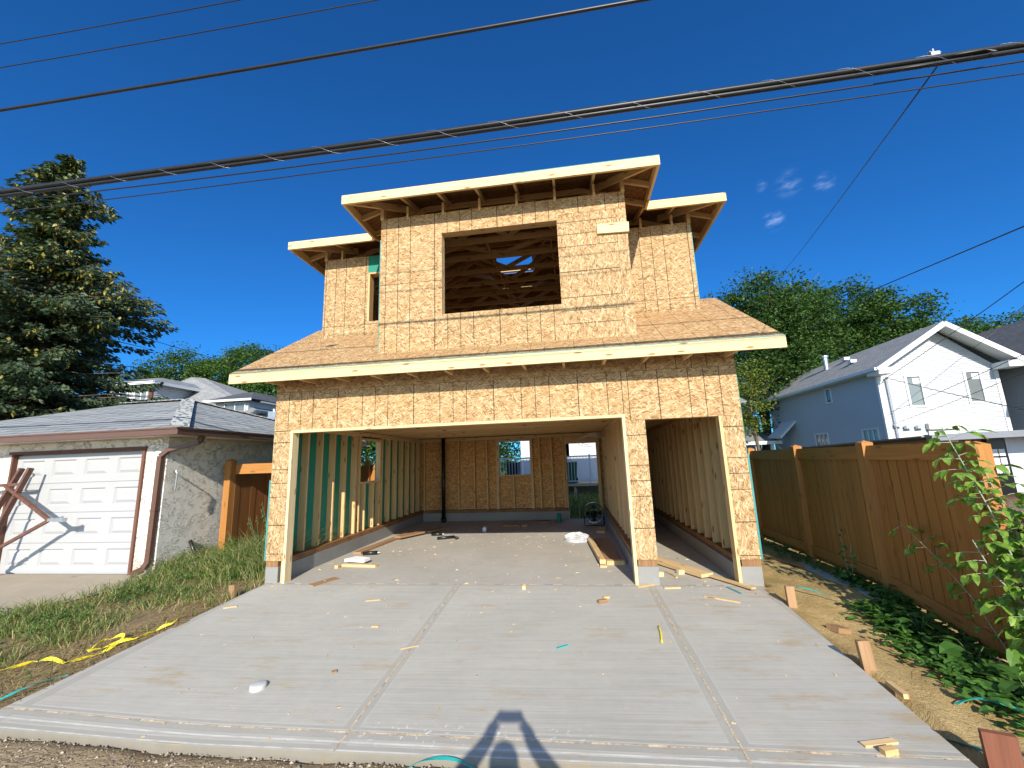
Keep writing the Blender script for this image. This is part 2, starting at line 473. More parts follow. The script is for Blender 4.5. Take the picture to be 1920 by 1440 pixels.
def make_ground():
    k = NT('ground_soil')
    o = k.obj(); x = k.xyz(o)
    n = k.noise(o, 1.4, 6, 0.65); f = k.noise(o, 26, 5, 0.7); g = k.noise(o, 90, 3)
    clay = k.mix(k.rmap(n, 0.35, 0.7), (0.36, 0.245, 0.095), (0.48, 0.35, 0.16))
    clay = k.mix(k.rmap(f, 0.42, 0.7, 0, 0.55), clay, (0.20, 0.12, 0.05))
    clay = k.mix(k.rmap(g, 0.66, 0.72, 0, 0.7), clay, (0.62, 0.48, 0.28))
    dirt = k.mix(k.rmap(f, 0.35, 0.7), (0.16, 0.115, 0.065), (0.30, 0.215, 0.12))
    vo = k.vor(o, 34)
    vc = k.n('ShaderNodeSeparateColor', {0: vo.outputs['Color']}).outputs
    stone = k.ramp(vc[0], [(0, (0.13, 0.105, 0.07)), (0.5, (0.25, 0.20, 0.135)), (1, (0.38, 0.33, 0.26))])
    gravel = k.mix(k.rmap(f, 0.30, 0.46), stone, (0.30, 0.225, 0.135))
    lawn = k.mix(k.rmap(f, 0.3, 0.7), (0.035, 0.06, 0.018), (0.10, 0.115, 0.04))
    j = k.math('MULTIPLY', k.math('SUBTRACT', k.noise(o, 3.0, 4), 0.5), 0.7)
    right = k.rmap(k.math('ADD', x[0], j), 6.4, 6.7)
    front = k.rmap(k.math('ADD', k.math('ADD', x[1], k.math('MULTIPLY', x[0], .03)), k.math('MULTIPLY', j, 0.35)), -2.95, -3.12)
    back = k.rmap(k.math('ADD', x[1], j), 6.0, 6.8)
    far = k.math('MAXIMUM', k.rmap(k.math('ADD', x[0], j), 8.3, 9.0), k.math('MAXIMUM', back, k.rmap(k.math('ADD', x[0], j), -3.0, -4.0)))
    col = k.mix(right, dirt, clay)
    col = k.mix(far, col, lawn)
    col = k.mix(front, col, gravel)
    h = k.math('ADD', f, k.math('MULTIPLY', g, 0.4))
    h = k.math('ADD', h, k.math('MULTIPLY', front, k.math('MULTIPLY', vo.outputs['Distance'], -0.8)))
    return k.fin(col, 0.95, k.bump(h, 0.8, 0.02), spec=0.1)
M_ground = make_ground()

def make_leaf(name, cols, rough=0.5, trans=0.25, spec=0.3):
    k = NT(name)
    r = k.n('ShaderNodeNewGeometry').outputs['Random Per Island']
    n = k.noise(k.obj(), 0.9, 3)
    f = k.math('ADD', k.math('MULTIPLY', r, 0.6), k.math('MULTIPLY', n, 0.4))
    col = k.ramp(f, [(0.15 + 0.7 * i / (len(cols) - 1), c) for i, c in enumerate(cols)])
    k.fin(col, rough, spec=spec)
    tr = k.n('ShaderNodeBsdfTranslucent', {'Color': k.mix(1.0, col, (1.5, 1.7, 0.6), 'MULTIPLY')})
    ms = k.n('ShaderNodeMixShader', {0: trans, 1: k.bsdf.outputs[0], 2: tr.outputs[0]})
    k.t.links.new(ms.outputs[0], k.out.inputs['Surface'])
    return k.m
M_leaf = make_leaf('elm_leaves', [(0.018, 0.046, 0.012), (0.042, 0.092, 0.019), (0.10, 0.165, 0.034)])
M_leaf2 = make_leaf('bright_leaves', [(0.024, 0.060, 0.010), (0.055, 0.118, 0.022), (0.115, 0.18, 0.032)])
M_leaf_y = make_leaf('yellow_leaves', [(0.05, 0.085, 0.012), (0.11, 0.15, 0.02), (0.24, 0.21, 0.03)])
M_needle = make_leaf('spruce_needles', [(0.028, 0.056, 0.028), (0.065, 0.10, 0.048), (0.13, 0.16, 0.08)], trans=0.12)
M_cones = make_leaf('spruce_cones', [(0.16, 0.145, 0.022), (0.27, 0.23, 0.035), (0.34, 0.26, 0.06)], trans=0.1)
M_grass = make_leaf('grass_blades', [(0.035, 0.08, 0.012), (0.075, 0.145, 0.024), (0.15, 0.21, 0.05), (0.36, 0.31, 0.14), (0.46, 0.38, 0.19)])
M_straw = make_leaf('dry_straw', [(0.30, 0.22, 0.09), (0.46, 0.36, 0.17)])
M_weed = make_leaf('weed_leaves', [(0.025, 0.075, 0.012), (0.055, 0.14, 0.022), (0.10, 0.20, 0.035)], spec=0.4)
M_sap = make_leaf('sapling_leaves', [(0.07, 0.15, 0.02), (0.15, 0.27, 0.035), (0.27, 0.36, 0.06)], spec=0.4)
M_bark = make_lumber('bark', (0.06, 0.045, 0.03), (0.16, 0.125, 0.09), knots=False, rough=0.9)
M_door = plain('door_enamel', (.40, .40, .395), .45, var=.015)
M_cap = plain('grey_white_plastic', (.46, .46, .43), .5, var=.05)
M_gstem = plain('green_stem', (.05, .10, .025), .6)
M_stem = plain('pale_stem', (0.28, 0.34, 0.22), 0.6)

# ---------------------------------------------------------------- levels of the ground and driveway
def slope(x): return max(.015, min(.075, .0615 - (x - 2.918) * 0.011024))
def G(x, y): return min(0.0, y) * slope(x)
JL, JR = 2.915, 5.46
def edge_l(y): return 0.03 + y * 0.066
def edge_r(y): return 6.81 + y * 0.066
Y_FRONT = -3.0
def YF(x): return -2.955 - .03 * x          # front edge along the alley
def YG(x): return -2.755 - .038 * x         # groove behind it

# ---------------------------------------------------------------- the house under construction
W = 6.83; D = 6.25
H = thing('unfinished_house', (3.41, 3.1, 0.0), 'new two-storey garage house of bare OSB and lumber at the head of the concrete driveway', 'house')

def part(name, mat, parent=H, **kw):
    class C:
        def __enter__(s): s.mb = MB(); return s.mb
        def __exit__(s, *a): s.o = s.mb.build(name, mat, parent, **kw)
    return C()

# foundation
with part('foundation_curb', M_curb) as m: m.box(0, .20, 0.0, D + .05, -.4, .22)
with part('foundation_curb', M_curb) as m: m.box(6.56, W, 0.0, D + .05, -.4, .22)
with part('foundation_curb', M_curb) as m: m.box(5.315, 5.58, 0.0, D - .15, -.05, .22)
with part('foundation_curb', M_curb) as m:
    m.box(.2, 4.40, D - .15, D + .05, -.4, .22); m.box(5.23, 6.56, D - .15, D + .05, -.4, .22); m.box(4.40, 5.23, D - .15, D + .05, -.4, .004)
for a in ((0.002, .19, .002, D), (6.60, W - .002, .002, D), (5.33, 5.57, .002, D - .16)):
    with part('sill_plate', M_treated) as m:
        x0, x1, y0, y1 = a
        m.bar(((x0 + x1) / 2, y0, .262), ((x0 + x1) / 2, y1, .262), x1 - x0, .082)
with part('sill_plate', M_treated) as m: m.bar((.2, D - .07, .262), (4.36, D - .07, .262), .14, .082)

# sheathing of the front wall: below the roof
T = .011
def sheet(mb, x0, x1, z0, z1, y=0.0, off=(0, 0)):
    mb.box(x0, x1, y - T, y, z0, z1, off=off)
XA, XB, ZT = .3236, 5.2735, 2.172
with part('wall_sheathing', M_osb_h) as m:
    m.box(.0, .285, -T, 0, .306, 2.188, rot=True, off=(.25, 0.1))
with part('wall_sheathing', M_osb_h) as m:
    m.box(5.3125, 5.578, -T, 0, .306, 2.125, rot=True, off=(.36, 1.7))
with part('wall_sheathing', M_osb_h) as m:
    m.box(6.575, W, -T, 0, .306, 2.125, rot=True, off=(.30, 0.7))
with part('wall_sheathing', M_osb) as m:
    for x0, x1, z0, off in ((0, 2.44, 2.21, .18), (2.443, 4.88, 2.21, .18), (4.883, 5.3125, 2.21, .18), (5.3125, W, 2.128, .30)):
        sheet(m, x0, x1, z0 + (0 if x0 < 5.3 else 0), 2.812, off=(off, 1.0))
with part('wall_sheathing', M_osb_plain) as m: sheet(m, 0, 1.68, 2.816, 3.32)
with part('wall_sheathing', M_osb_plain) as m: sheet(m, 1.68, 5.58, 2.816, 3.32, y=.0)
with part('wall_sheathing', M_osb) as m: sheet(m, 5.58, W, 2.816, 3.32, off=(.44, .3))
# green boards of the lower side walls, seen between the studs
def wall_x(mb, x0, x1, y0, y1, z0, z1, hole=None):
    if not hole: mb.box(x0, x1, y0, y1, z0, z1); return
    a, b, c, d = hole
    mb.box(x0, x1, y0, a, z0, z1); mb.box(x0, x1, b, y1, z0, z1); mb.box(x0, x1, a, b, z0, c); mb.box(x0, x1, a, b, d, z1)
LW = (2.52, 3.43, 1.30, 2.19); YS_ = 1.109
with part('side_sheathing', M_green) as m: wall_x(m, -T, 0, .001, D, .31, 3.0, LW); m.box(-T, 0, YS_ + .01, D, 3.0, 4.04)
with part('side_sheathing', M_green) as m: m.box(W, W + T, .001, D, .31, 3.0); m.box(W, W + T, YS_ + .01, D, 3.0, 4.04)
with part('house_wrap', M_wrap) as m: m.box(-T - .012, -.001, -T - .004, .0, .31, 1.47)
with part('house_wrap', M_wrap) as m: m.box(W + .001, W + .022, -T - .004, .0, .31, 1.62)
# rear wall of the garage, a window and a doorway in it
with part('rear_sheathing', M_osb_in) as m:
    y0, y1 = D, D + T
    for x0, x1, z0, z1 in ((0, 2.45, .306, 5.62), (2.45, 3.35, .306, 1.24), (2.45, 3.35, 2.19, 5.62), (3.35, 4.40, .306, 5.62), (4.40, 5.23, 2.06, 5.62), (5.23, W, .306, 5.62)):
        m.box(x0, x1, y0, y1, z0, z1)
with part('partition_sheathing', M_osb_in) as m: m.box(5.531, 5.542, .15, D - .15, .31, 2.35)

# studs
def stud(x, y, z0, z1, wx, wy, mat=M_lum_d):
    with part('stud', mat) as m: m.bar((x, y, z0), (x, y, z1), wx, wy, up=(0, 1, 0))
y = .30
ys = []
while y < 6.15: ys.append(y); y += .4064
for y in ys:
    if LW[0] - .03 < y < LW[1] + .03: stud(.0595, y, .306, 1.262, .118, .038)
    else: stud(.0595, y, .306, 2.262, .118, .038)
for y in (LW[0] - .022, LW[1] + .022): stud(.0605, y, .306, 2.262, .116, .038)
for y in ys: stud(6.68, y, .306, 2.262, .138, .038)
for i, y in enumerate(ys):
    stud(5.46, y, .306, 2.262, .138, .038, M_lum)
    if i % 2 == 0: stud(5.46, y + .04, .306, 2.262, .137, .038, M_lum)
for x in (.22, .752, 1.254, 1.722, 2.099, 3.628, 3.974, 4.304): stud(x, 6.18, .306, 2.262, .038, .138)
for x in (2.385, 2.424, 3.376, 3.415, 4.360, 5.25, 5.29): stud(x, 6.181, .306 if x < 4.4 else .01, 2.262, .038, .136, M_lum)
stud(2.862, 6.18, .306, 1.20, .038, .138)
for a, b, w in (((.071, .14, 2.305), (.071, D, 2.305), .138), ((6.68, .14, 2.305), (6.68, D, 2.305), .138), ((5.46, .14, 2.305), (5.46, 6.1, 2.305), .138)):
    with part('top_plate', M_lum_d) as m: m.bar(a, b, w, .082)
with part('top_plate', M_lum_d) as m: m.bar((.14, 6.18, 2.305), (5.39, 6.18, 2.305), .138, .082)
# window and door framing at the rear, and the left side window
for z in (1.22, 2.21):
    with part('window_sill' if z < 2 else 'window_head', M_lum) as m: m.bar((2.444, 6.18, z), (3.356, 6.18, z), .15, .038)
with part('window_header', M_lum_d) as m: m.bar((2.444, 6.115, 2.245), (3.356, 6.115, 2.245), .03, .03)
with part('door_header', M_lum_d) as m: m.bar((4.38, 6.18, 2.16), (5.23, 6.18, 2.16), .15, .2)
for z in (1.281, 2.209):
    with part('window_sill' if z < 2 else 'window_head', M_lum) as m: m.bar((.065, LW[0], z), (.065, LW[1], z), .15, .038)

# garage door opening: jambs and head of clean two-by-six
with part('door_jamb', M_lum_b) as m: m.bar((XA - .019, .055, .0), (XA - .019, .055, 2.21), .038, .15, up=(0, 1, 0))
with part('door_jamb', M_lum_b) as m: m.bar((XB + .019, .055, .0), (XB + .019, .055, 2.21), .038, .15, up=(0, 1, 0))
with part('door_head', M_lum_b) as m: m.bar((XA, .055, ZT + .019), (XB, .055, ZT + .019), .15, .038)
with part('trimmer_stud', M_lum) as m: m.bar((.262, .06, .0), (.262, .06, .306), .04, .11, up=(0, 1, 0))
with part('door_jamb', M_lum_d) as m: m.bar((6.557, .058, .01), (6.557, .058, 2.128), .038, .142, up=(0, 1, 0))
with part('door_jamb', M_lum_d) as m: m.bar((5.56, .07, .306), (5.56, .07, 2.128), .036, .13, up=(0, 1, 0))
with part('door_head', M_lum_d) as m: m.bar((5.58, .07, 2.15), (6.54, .07, 2.15), .13, .044)
for x0, x1, z0 in ((XA, XB, 2.211), (5.4, 6.7, 2.173)):
    with part('header_beam', M_lum_d) as m: m.bar((x0, .07, (z0 + 2.62) / 2), (x1, .07, (z0 + 2.62) / 2), .136, 2.62 - z0)
for x, w in ((.14, .28), (5.42, .2), (6.70, .25)):
    with part('corner_post', M_lum_d) as m: m.bar((x, .07, .306), (x, .07, 2.2), w, .13, up=(0, 1, 0))
# floor over the garage
for y in [.42 + .4064 * i for i in range(15)]:
    if y < 6.1:
        with part('floor_joist', M_lum_d) as m: m.bar((.02, y, 2.467), (W - .02, y, 2.467), .045, .238)
with part('subfloor', M_osb_in) as m: m.box(0.005, W - .005, .14, D - .005, 2.588, 2.604)
with part('rim_board', M_osb_in) as m: m.box(0.02, W - .02, .13, .139, 2.35, 3.3)

# the skirt roof over the garage doors
RO = .446; RZ = 3.065; RS = (4.424 - 3.065) / (1.724 + .446)
def rz(y): return RZ + RS * (y + RO)
def ruv(p): return (p[0] + .2, math.hypot(p[1] + RO, p[2] - RZ))
XL, XR = -.478, 7.306
def roof_piece(x0, x1, y0, y1):
    with part('roof_deck', M_osb_roof) as m:
        m.slab([(x0, y0, rz(y0)), (x1, y0, rz(y0)), (x1, y1, rz(y1)), (x0, y1, rz(y1))], .014, ruv)
roof_piece(0, 1.68, -RO, 1.108 - T)
roof_piece(XL, -.001, -RO, 1.724)
roof_piece(1.681, 5.579, -RO, -T)
roof_piece(5.58, W, -RO, 1.108 - T)
roof_piece(W + .001, XR, -RO, 1.724)
with part('fascia', M_lum_b) as m: m.bar((XL, -RO + .019, 2.985), (2.78, -RO + .019, 2.985), .038, .148)
with part('fascia', M_lum_b) as m: m.bar((2.783, -RO + .0195, 2.985), (XR, -RO + .0195, 2.985), .038, .148)
with part('roof_tape', M_wrap) as m: m.box(XL, XR, -RO - .001, -RO + .012, 3.0605, 3.0715)
for x in (XL + .019, XR - .019):
    with part('rake_board', M_lum) as m: m.bar((x, -RO + .04, rz(-RO + .04) - .09), (x, 1.72, rz(1.72) - .09), .038, .14)
for x in (-.24, 7.07):
    for yy in (.0, .6, 1.2, 1.68):
        with part('lookout', M_lum_d) as m: m.bar((x - .22, yy, rz(yy) - .06), (x + .22, yy, rz(yy) - .06), .038, .086)
for k in range(13):
    x = .12 + .55 * k
    with part('rafter_tail', M_lum) as m: m.bar((x, -RO + .039, 2.945), (x, -.012, 2.962), .038, .085)
    with part('rafter', M_lum_d) as m: m.bar((x + .04, -RO + .039, rz(-RO) - .035), (x + .04, -.012, rz(0) - .065), .038, .086)
with part('roof_vent_hole', M_black) as m:
    yy = .55; m.slab([(.42, yy, rz(yy) + .002), (.56, yy, rz(yy) + .002), (.60, yy + .1, rz(yy + .1) + .002), (.46, yy + .1, rz(yy + .1) + .002)], .001)

# upper storey: middle bay flush with the front, set-back wings at each side
BL, BR, YS = 1.68, 5.58, 1.109
WL, WR, WB, WT = 2.7052, 4.539, 3.893, 5.257
ZU = 5.62
with part('wall_sheathing', M_osb) as m: sheet(m, BL, WL, 3.32, ZU, off=(-.15, .41))
with part('wall_sheathing', M_osb) as m: sheet(m, WL, WR, WT, ZU, off=(.05, .4))
with part('wall_sheathing', M_osb) as m: sheet(m, WL, WR, 3.32, WB, off=(.05, .4))
with part('wall_sheathing', M_osb_h) as m:
    m.box(WR, 5.425, -T, 0, 3.32, 5.34, rot=True, off=(.33, 2.1))
with part('wall_sheathing', M_osb) as m: sheet(m, WR, BR, 5.344, ZU, off=(.0, .8))
with part('wall_sheathing', M_osb_plain) as m: m.box(5.429, BR, -T, 0, 3.32, 5.34, rot=True)
with part('house_wrap', M_wrap) as m: m.box(BL - .012, BL - .001, -T - .002, .03, 3.36, 5.25)
NX0, NX1, NZ0, NZ1 = .895, 1.13, 4.298, 5.25
with part('wall_sheathing', M_osb) as m: sheet(m, 0, NX0, 4.0, ZU, YS, off=(.37, .62))
with part('wall_sheathing', M_osb) as m: sheet(m, NX0, BL, 4.0, NZ0, YS, off=(.37, .62))
with part('wall_sheathing', M_osb) as m: sheet(m, NX1, BL, NZ0, ZU, YS, off=(.37, .62))
with part('green_panel', M_green) as m: sheet(m, NX0, NX1, NZ1 + .03, ZU, YS)
with part('wall_sheathing', M_osb) as m: sheet(m, BR, W, 4.0, ZU, YS, off=(.55, .62))
with part('window_frame', M_lum) as m:
    m.bar((NX0 + .019, YS + .07, NZ0), (NX0 + .019, YS + .07, NZ1), .038, .16, up=(0, 1, 0)); m.bar((NX0, YS + .07, NZ1 + .012), (NX1, YS + .07, NZ1 + .012), .16, .03)
for x in (BL + .002, BR - .014):
    with part('side_sheathing', M_osb_in) as m: m.box(x, x + .011, .001, YS, 2.61, ZU)
for x in (0, W - T):
    with part('side_sheathing', M_osb_in) as m: m.box(x + .0, x + T, YS + .001, D - .001, 4.045, ZU)
with part('corner_wrap', M_wrap) as m: m.box(W + .001, W + .012, YS - .012, YS + .04, 4.2, ZU - .02)
with part('window_jamb', M_lum) as m: m.bar((WL - .019, .071, WB - .03), (WL - .019, .071, WT + .04), .036, .14, up=(0, 1, 0))
with part('window_jamb', M_lum) as m: m.bar((WR + .019, .071, WB - .03), (WR + .019, .071, WT + .04), .036, .14, up=(0, 1, 0))
with part('window_head', M_lum) as m: m.bar((WL, .071, WT + .019), (WR, .071, WT + .019), .14, .036)
with part('window_sill', M_lum) as m: m.bar((WL, .071, WB - .02), (WR, .071, WB - .02), .14, .036)
with part('header_beam', M_lum_d) as m: m.bar((WL - .05, .072, WT + .135), (WR + .05, .072, WT + .135), .13, .19)
with part('scrap_board', M_lum_b) as m: m.bar((5.135, -T - .02, 5.02), (5.60, -T - .02, 5.005), .036, .155)
for x in [BL + .1 + .4064 * i for i in range(10)]:
    if not (WL - .02 < x < WR + .02): stud(x, .07, 2.61, 5.54, .038, .138)
    else: stud(x, .07, 2.61, WB - .05, .038, .138)

# upper roof: hips of a low pitch, eaves all round
ZE = 5.818; P_ = 0.30; TH = .016
o2 = .4546
ex0, ex1, ey = BL - o2, BR + o2, -o2
hw = (ex1 - ex0) / 2; xm = (ex0 + ex1) / 2
mx0, mx1, my0, my1 = -.478, 7.292, .638, 6.62
md = (my1 - my0) / 2
R0 = (xm, ey + hw, ZE + P_ * hw); R1 = (xm, my0 + hw, ZE + P_ * hw)
zr = ZE + P_ * md; ym = my0 + md
V0 = (ex0, my0, ZE); V1 = (ex1, my0, ZE)
Ra = (mx0 + md, ym, zr); Rb = (mx1 - md, ym, zr)
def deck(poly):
    with part('roof_deck', M_osb_deck_shade) as m: m.slab(poly, TH, lambda p: (p[0], p[1]))
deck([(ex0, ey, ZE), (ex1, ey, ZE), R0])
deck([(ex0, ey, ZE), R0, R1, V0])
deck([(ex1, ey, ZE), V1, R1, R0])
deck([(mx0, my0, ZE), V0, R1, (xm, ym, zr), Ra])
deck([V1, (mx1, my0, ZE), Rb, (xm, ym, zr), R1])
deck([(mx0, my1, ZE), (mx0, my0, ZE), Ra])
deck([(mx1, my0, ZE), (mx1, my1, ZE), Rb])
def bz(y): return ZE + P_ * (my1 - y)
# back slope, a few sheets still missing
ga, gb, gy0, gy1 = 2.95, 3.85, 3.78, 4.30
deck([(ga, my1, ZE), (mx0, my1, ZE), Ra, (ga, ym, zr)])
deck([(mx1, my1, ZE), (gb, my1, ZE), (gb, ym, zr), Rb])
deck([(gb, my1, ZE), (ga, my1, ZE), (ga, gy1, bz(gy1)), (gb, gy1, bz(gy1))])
# fascias
def fascia(a, b): 
    with part('fascia', M_lum_b) as m: m.bar(a, b, .038, .148)
zf = 5.742
fascia((ex0, ey + .019, zf), (ex1, ey + .019, zf))
fascia((ex0 + .019, ey + .038, zf - .001), (ex0 + .019, my0, zf - .001)); fascia((ex1 - .019, ey + .038, zf - .001), (ex1 - .019, my0, zf - .001))
fascia((mx0, my0 + .019, zf), (ex0, my0 + .019, zf)); fascia((ex1, my0 + .019, zf), (mx1, my0 + .019, zf))
fascia((mx0 + .019, my0 + .038, zf - .001), (mx0 + .019, my1, zf - .001)); fascia((mx1 - .019, my0 + .038, zf - .001), (mx1 - .019, my1, zf - .001))
with part('roof_tape', M_wrap) as m: m.box(xm + .2, ex1, ey - .001, ey + .012, ZE - .006, ZE + .005)
# rafter tails, their heel blocks, hip rafters at the corners and lookouts down the side eaves
def tails(x0, x1, ew, yw, step=.56):
    n = max(1, int(round((x1 - x0) / step)))
    for i in range(n + 1):
        x = x0 + (x1 - x0) * i / n
        with part('rafter_tail', M_lum) as m:
            m.bar((x, ew + .039, zf + .025), (x, yw + .5, zf + .025 + P_ * (yw + .5 - ew)), .038, .088)
            m.bar((x, yw + .02, ZU - .02), (x, yw + .02, ZU + .17), .038, .088, up=(0, 1, 0))
            m.bar((x, yw - .012, ZU - .0), (x, yw + .44, ZU - .0), .038, .086)
tails(BL + .45, BR - .45, ey, 0)
tails(.35, 1.2, my0, YS, .6); tails(6.0, W - .3, my0, YS, .6)
def hip(c, w):
    c = Vector(c); w = Vector(w)
    with part('hip_rafter', M_lum) as m:
        d = (w - c); e = c + d * 1.9
        m.bar(c + d * .06, (e.x, e.y, c.z + .24), .038, .12)
        m.bar((w.x, w.y, ZU - .02), (w.x, w.y, ZU + .17), .055, .11, up=(0, 1, 0))
hip((ex0 + .04, ey + .04, zf + .02), (BL + .02, .02, zf + .02)); hip((ex1 - .04, ey + .04, zf + .02), (BR - .02, .02, zf + .02))
hip((mx0 + .04, my0 + .04, zf + .02), (.02, YS + .02, zf + .02)); hip((mx1 - .04, my0 + .04, zf + .02), (W - .02, YS + .02, zf + .02))
for xa, xb, y0, y1 in ((ex0 + .038, BL, .12, .62), (BR, ex1 - .038, .12, .62)):
    for yy in (y0, y1):
        with part('lookout', M_lum) as m: m.bar((xa, yy, zf + .02 + (.0 if xa < 3 else .13)), (xb, yy, zf + .02 + (.13 if xa < 3 else 0)), .038, .088)
for xa, xb in ((mx0 + .038, 0), (W, mx1 - .038)):
    for yy in (1.25, 1.9, 2.55, 3.2, 3.9, 4.6, 5.4, 6.1):
        with part('lookout', M_lum) as m: m.bar((xa, yy, zf + .02 + (.0 if xa < 3 else .13)), (xb, yy, zf + .02 + (.13 if xa < 3 else 0)), .038, .088)
# roof trusses across the upper room
def truss(y, x0, x1, ztop):
    with part('roof_truss', M_lum_d) as m:
        zb = ZU + .043; h = min(P_ * (x1 - x0) / 2 + .18, ztop - zb); xc = (x0 + x1) / 2
        m.bar((x0, y, zb), (x1, y, zb), .038, .088)
        flat = max(0.0, (x1 - x0) / 2 - (h - .18) / P_)
        m.bar((x0, y, zb + .15), (xc - flat, y, zb + h), .038, .088); m.bar((x1, y, zb + .15), (xc + flat, y, zb + h), .038, .088)
        if flat > .05: m.bar((xc - flat, y, zb + h), (xc + flat, y, zb + h), .038, .088)
        n = 4
        for i in range(n):
            a = x0 + (x1 - x0) * (i + .5) / n; t = zb + h * (.75 if 0 < i < n - 1 else .45)
            b1 = x0 + (x1 - x0) * i / n; b2 = x0 + (x1 - x0) * (i + 1) / n
            if i: m.bar((b1, y + .001, zb + .03), (a, y + .001, t), .036, .086)
            if i < n - 1: m.bar((b2, y + .001, zb + .03), (a, y + .001, t), .036, .086)
        for i in range(1, n):
            xx = x0 + (x1 - x0) * i / n
            m.box(xx - .09, xx + .09, y - .021, y - .0195, zb - .03, zb + .08)
for i, y in enumerate((.45, 1.06)): truss(y, BL + .02, BR - .02, ZE + P_ * (y - ey) - .07)
for y in (1.67, 2.28, 2.89, 3.50, 4.11, 4.72, 5.33): truss(y, .02, W - .02, ZE + P_ * min(y - my0, my1 - y) - .07)
for a, b in (((2.2, .5, 5.70), (3.0, 2.9, 6.25)), ((4.6, .6, 5.72), (3.9, 3.4, 6.4)), ((1.2, 1.7, 5.7), (2.9, 4.1, 6.3)), ((5.0, 1.8, 5.75), (5.6, 4.5, 6.1)), ((3.2, 1.1, 5.72), (3.25, 5.3, 5.74)), ((4.4, 1.1, 5.72), (4.45, 5.3, 5.74))):
    with part('truss_brace', M_lum_d) as m: m.bar(a, b, .02, .085)
# inside the upper room: back wall studs, blocking, a leaning brace
for x in [.3 + .4064 * i for i in range(16)]: stud(x, 6.17, 2.61, 5.54, .038, .138)
for z in (3.6, 4.6, 5.1):
    with part('blocking', M_lum_d) as m: m.bar((.1, 6.08, z), (W - .1, 6.08, z), .04, .09)
with part('wall_brace', M_lum_d) as m: m.bar((1.9, 2.2, 2.62), (2.5, .5, 5.4), .04, .09)
with part('interior_wall', M_lum_d) as m:
    for x in (3.9, 4.3, 4.7, 5.1, 5.5): m.bar((x, 4.3, 2.61), (x, 4.3, 5.4), .038, .09, up=(0, 1, 0))
    m.bar((3.85, 4.3, 5.44), (5.55, 4.3, 5.44), .09, .08); m.bar((3.85, 4.3, 4.7), (5.55, 4.3, 4.7), .09, .04)
with part('vapour_sheet', M_white) as m: m.box(4.1, 4.72, 4.36, 4.362, 4.15, 4.66); m.box(4.76, 5.5, 4.36, 4.362, 3.9, 4.66)
# services
with part('vent_pipe', M_pipe, smooth=True) as m: m.tube([(.86, 5.92, 0), (.86, 5.92, 2.36)], .055, 16); m.tube([(.86, 5.92, .0), (.86, 5.92, .12)], .068, 16); m.tube([(.86, 5.92, 1.18), (.86, 5.92, 1.26)], .062, 16)
with part('drain_stub', M_green, smooth=True) as m: m.tube([(4.12, 5.6, 0), (4.12, 5.6, .22)], .055, 16)
with part('electric_wire', M_white, smooth=True) as m:
    for k in range(5):
        r = .16 + .03 * k; c = Vector((5.1 - .03 * k, 4.6, 2.16 - .03 * k))
        m.tube([(5.37, 4.62, 2.05 + .05 * k)] + [c + Vector((r * math.cos(a) , .03 * math.sin(3 * a + k), .45 * r * math.sin(a))) for a in np.linspace(.3, 3.4 + .4 * k, 14)], .005, 5)

# ---------------------------------------------------------------- ground, alley, slabs
def H_(x, y):
    """height of the bare ground"""
    z = 0.0
    yf = YF(min(max(x, -.5), 7))
    ye = max(y, yf)
    if x < 0.02: e = .075 * min(0, ye) - .02
    elif x > 6.7:
        t = min(1, (x - 6.7) / 1.4)
        f = .16 * max(-1.5, min(0, ye)) + .03 * min(0, ye + 1.5)
        e = (1 - t) * (.0187 * min(0, ye) - .012) + t * (f - .03)
    else: e = G(x, ye) - .10
    front = G(min(max(x, 0), 6.8), yf) - .03
    if y < yf + .03:
        t = min(1, (yf + .03 - y) / .08)
        e = e * (1 - t) + t * (front if 0 <= x <= 6.8 else min(front, e))
        if y < yf - .15: e -= .015 * min(1, (yf - .15 - y) / 1.0)
    if y > 6.4: e = -.02 + min(.12, (y - 6.4) * .05)
    if 0 < y < 6.4 and 0 < x < 6.83: e = -.2
    return e
def lump(x, y):
    return (.016 * math.sin(3.1 * x + 1.3 * y) * math.sin(2.3 * y - 1.7 * x + 1) + .010 * math.sin(9.7 * x + 2) * math.sin(8.3 * y + x) + .006 * math.sin(23 * x + 3 * y) * math.sin(19 * y - 5 * x))
def axis(lo, hi, a, b, fine):
    c = list(np.arange(a, b, fine))
    g = [b]; st = fine
    while g[-1] < hi: st *= 1.35; g.append(g[-1] + st)
    l = [a]; st = fine
    while l[-1] > lo: st *= 1.35; l.append(l[-1] - st)
    return l[:0:-1] + c + g
gx = axis(-700, 700, -5.0, 9.5, .06); gy = axis(-200, 900, -4.6, 4.0, .06)
gv = []
for yy in gy:
    for xx in gx:
        z = H_(xx, yy)
        a = 1.0 if (-5 < xx < 9.5 and -4.6 < yy < 8) else 0.0
        if .02 < xx < 6.75 and yy > YF(xx): a = 0
        z += a * (lump(xx, yy) + random.uniform(-.004, .004)) * (.5 if yy < YF(min(max(xx, 0), 7)) else 1)
        gv.append((xx, yy, z))
nx = len(gx)
gf = [(j * nx + i, j * nx + i + 1, (j + 1) * nx + i + 1, (j + 1) * nx + i) for j in range(len(gy) - 1) for i in range(nx - 1)]
me = bpy.data.meshes.new('ground'); me.from_pydata(gv, [], gf); me.materials.append(M_ground)
me.polygons.foreach_set('use_smooth', [True] * len(gf)); me.update()
tag(link('ground', me), 'bare clay and dirt around the new driveway with gravel alley in front', None, None, 'structure')

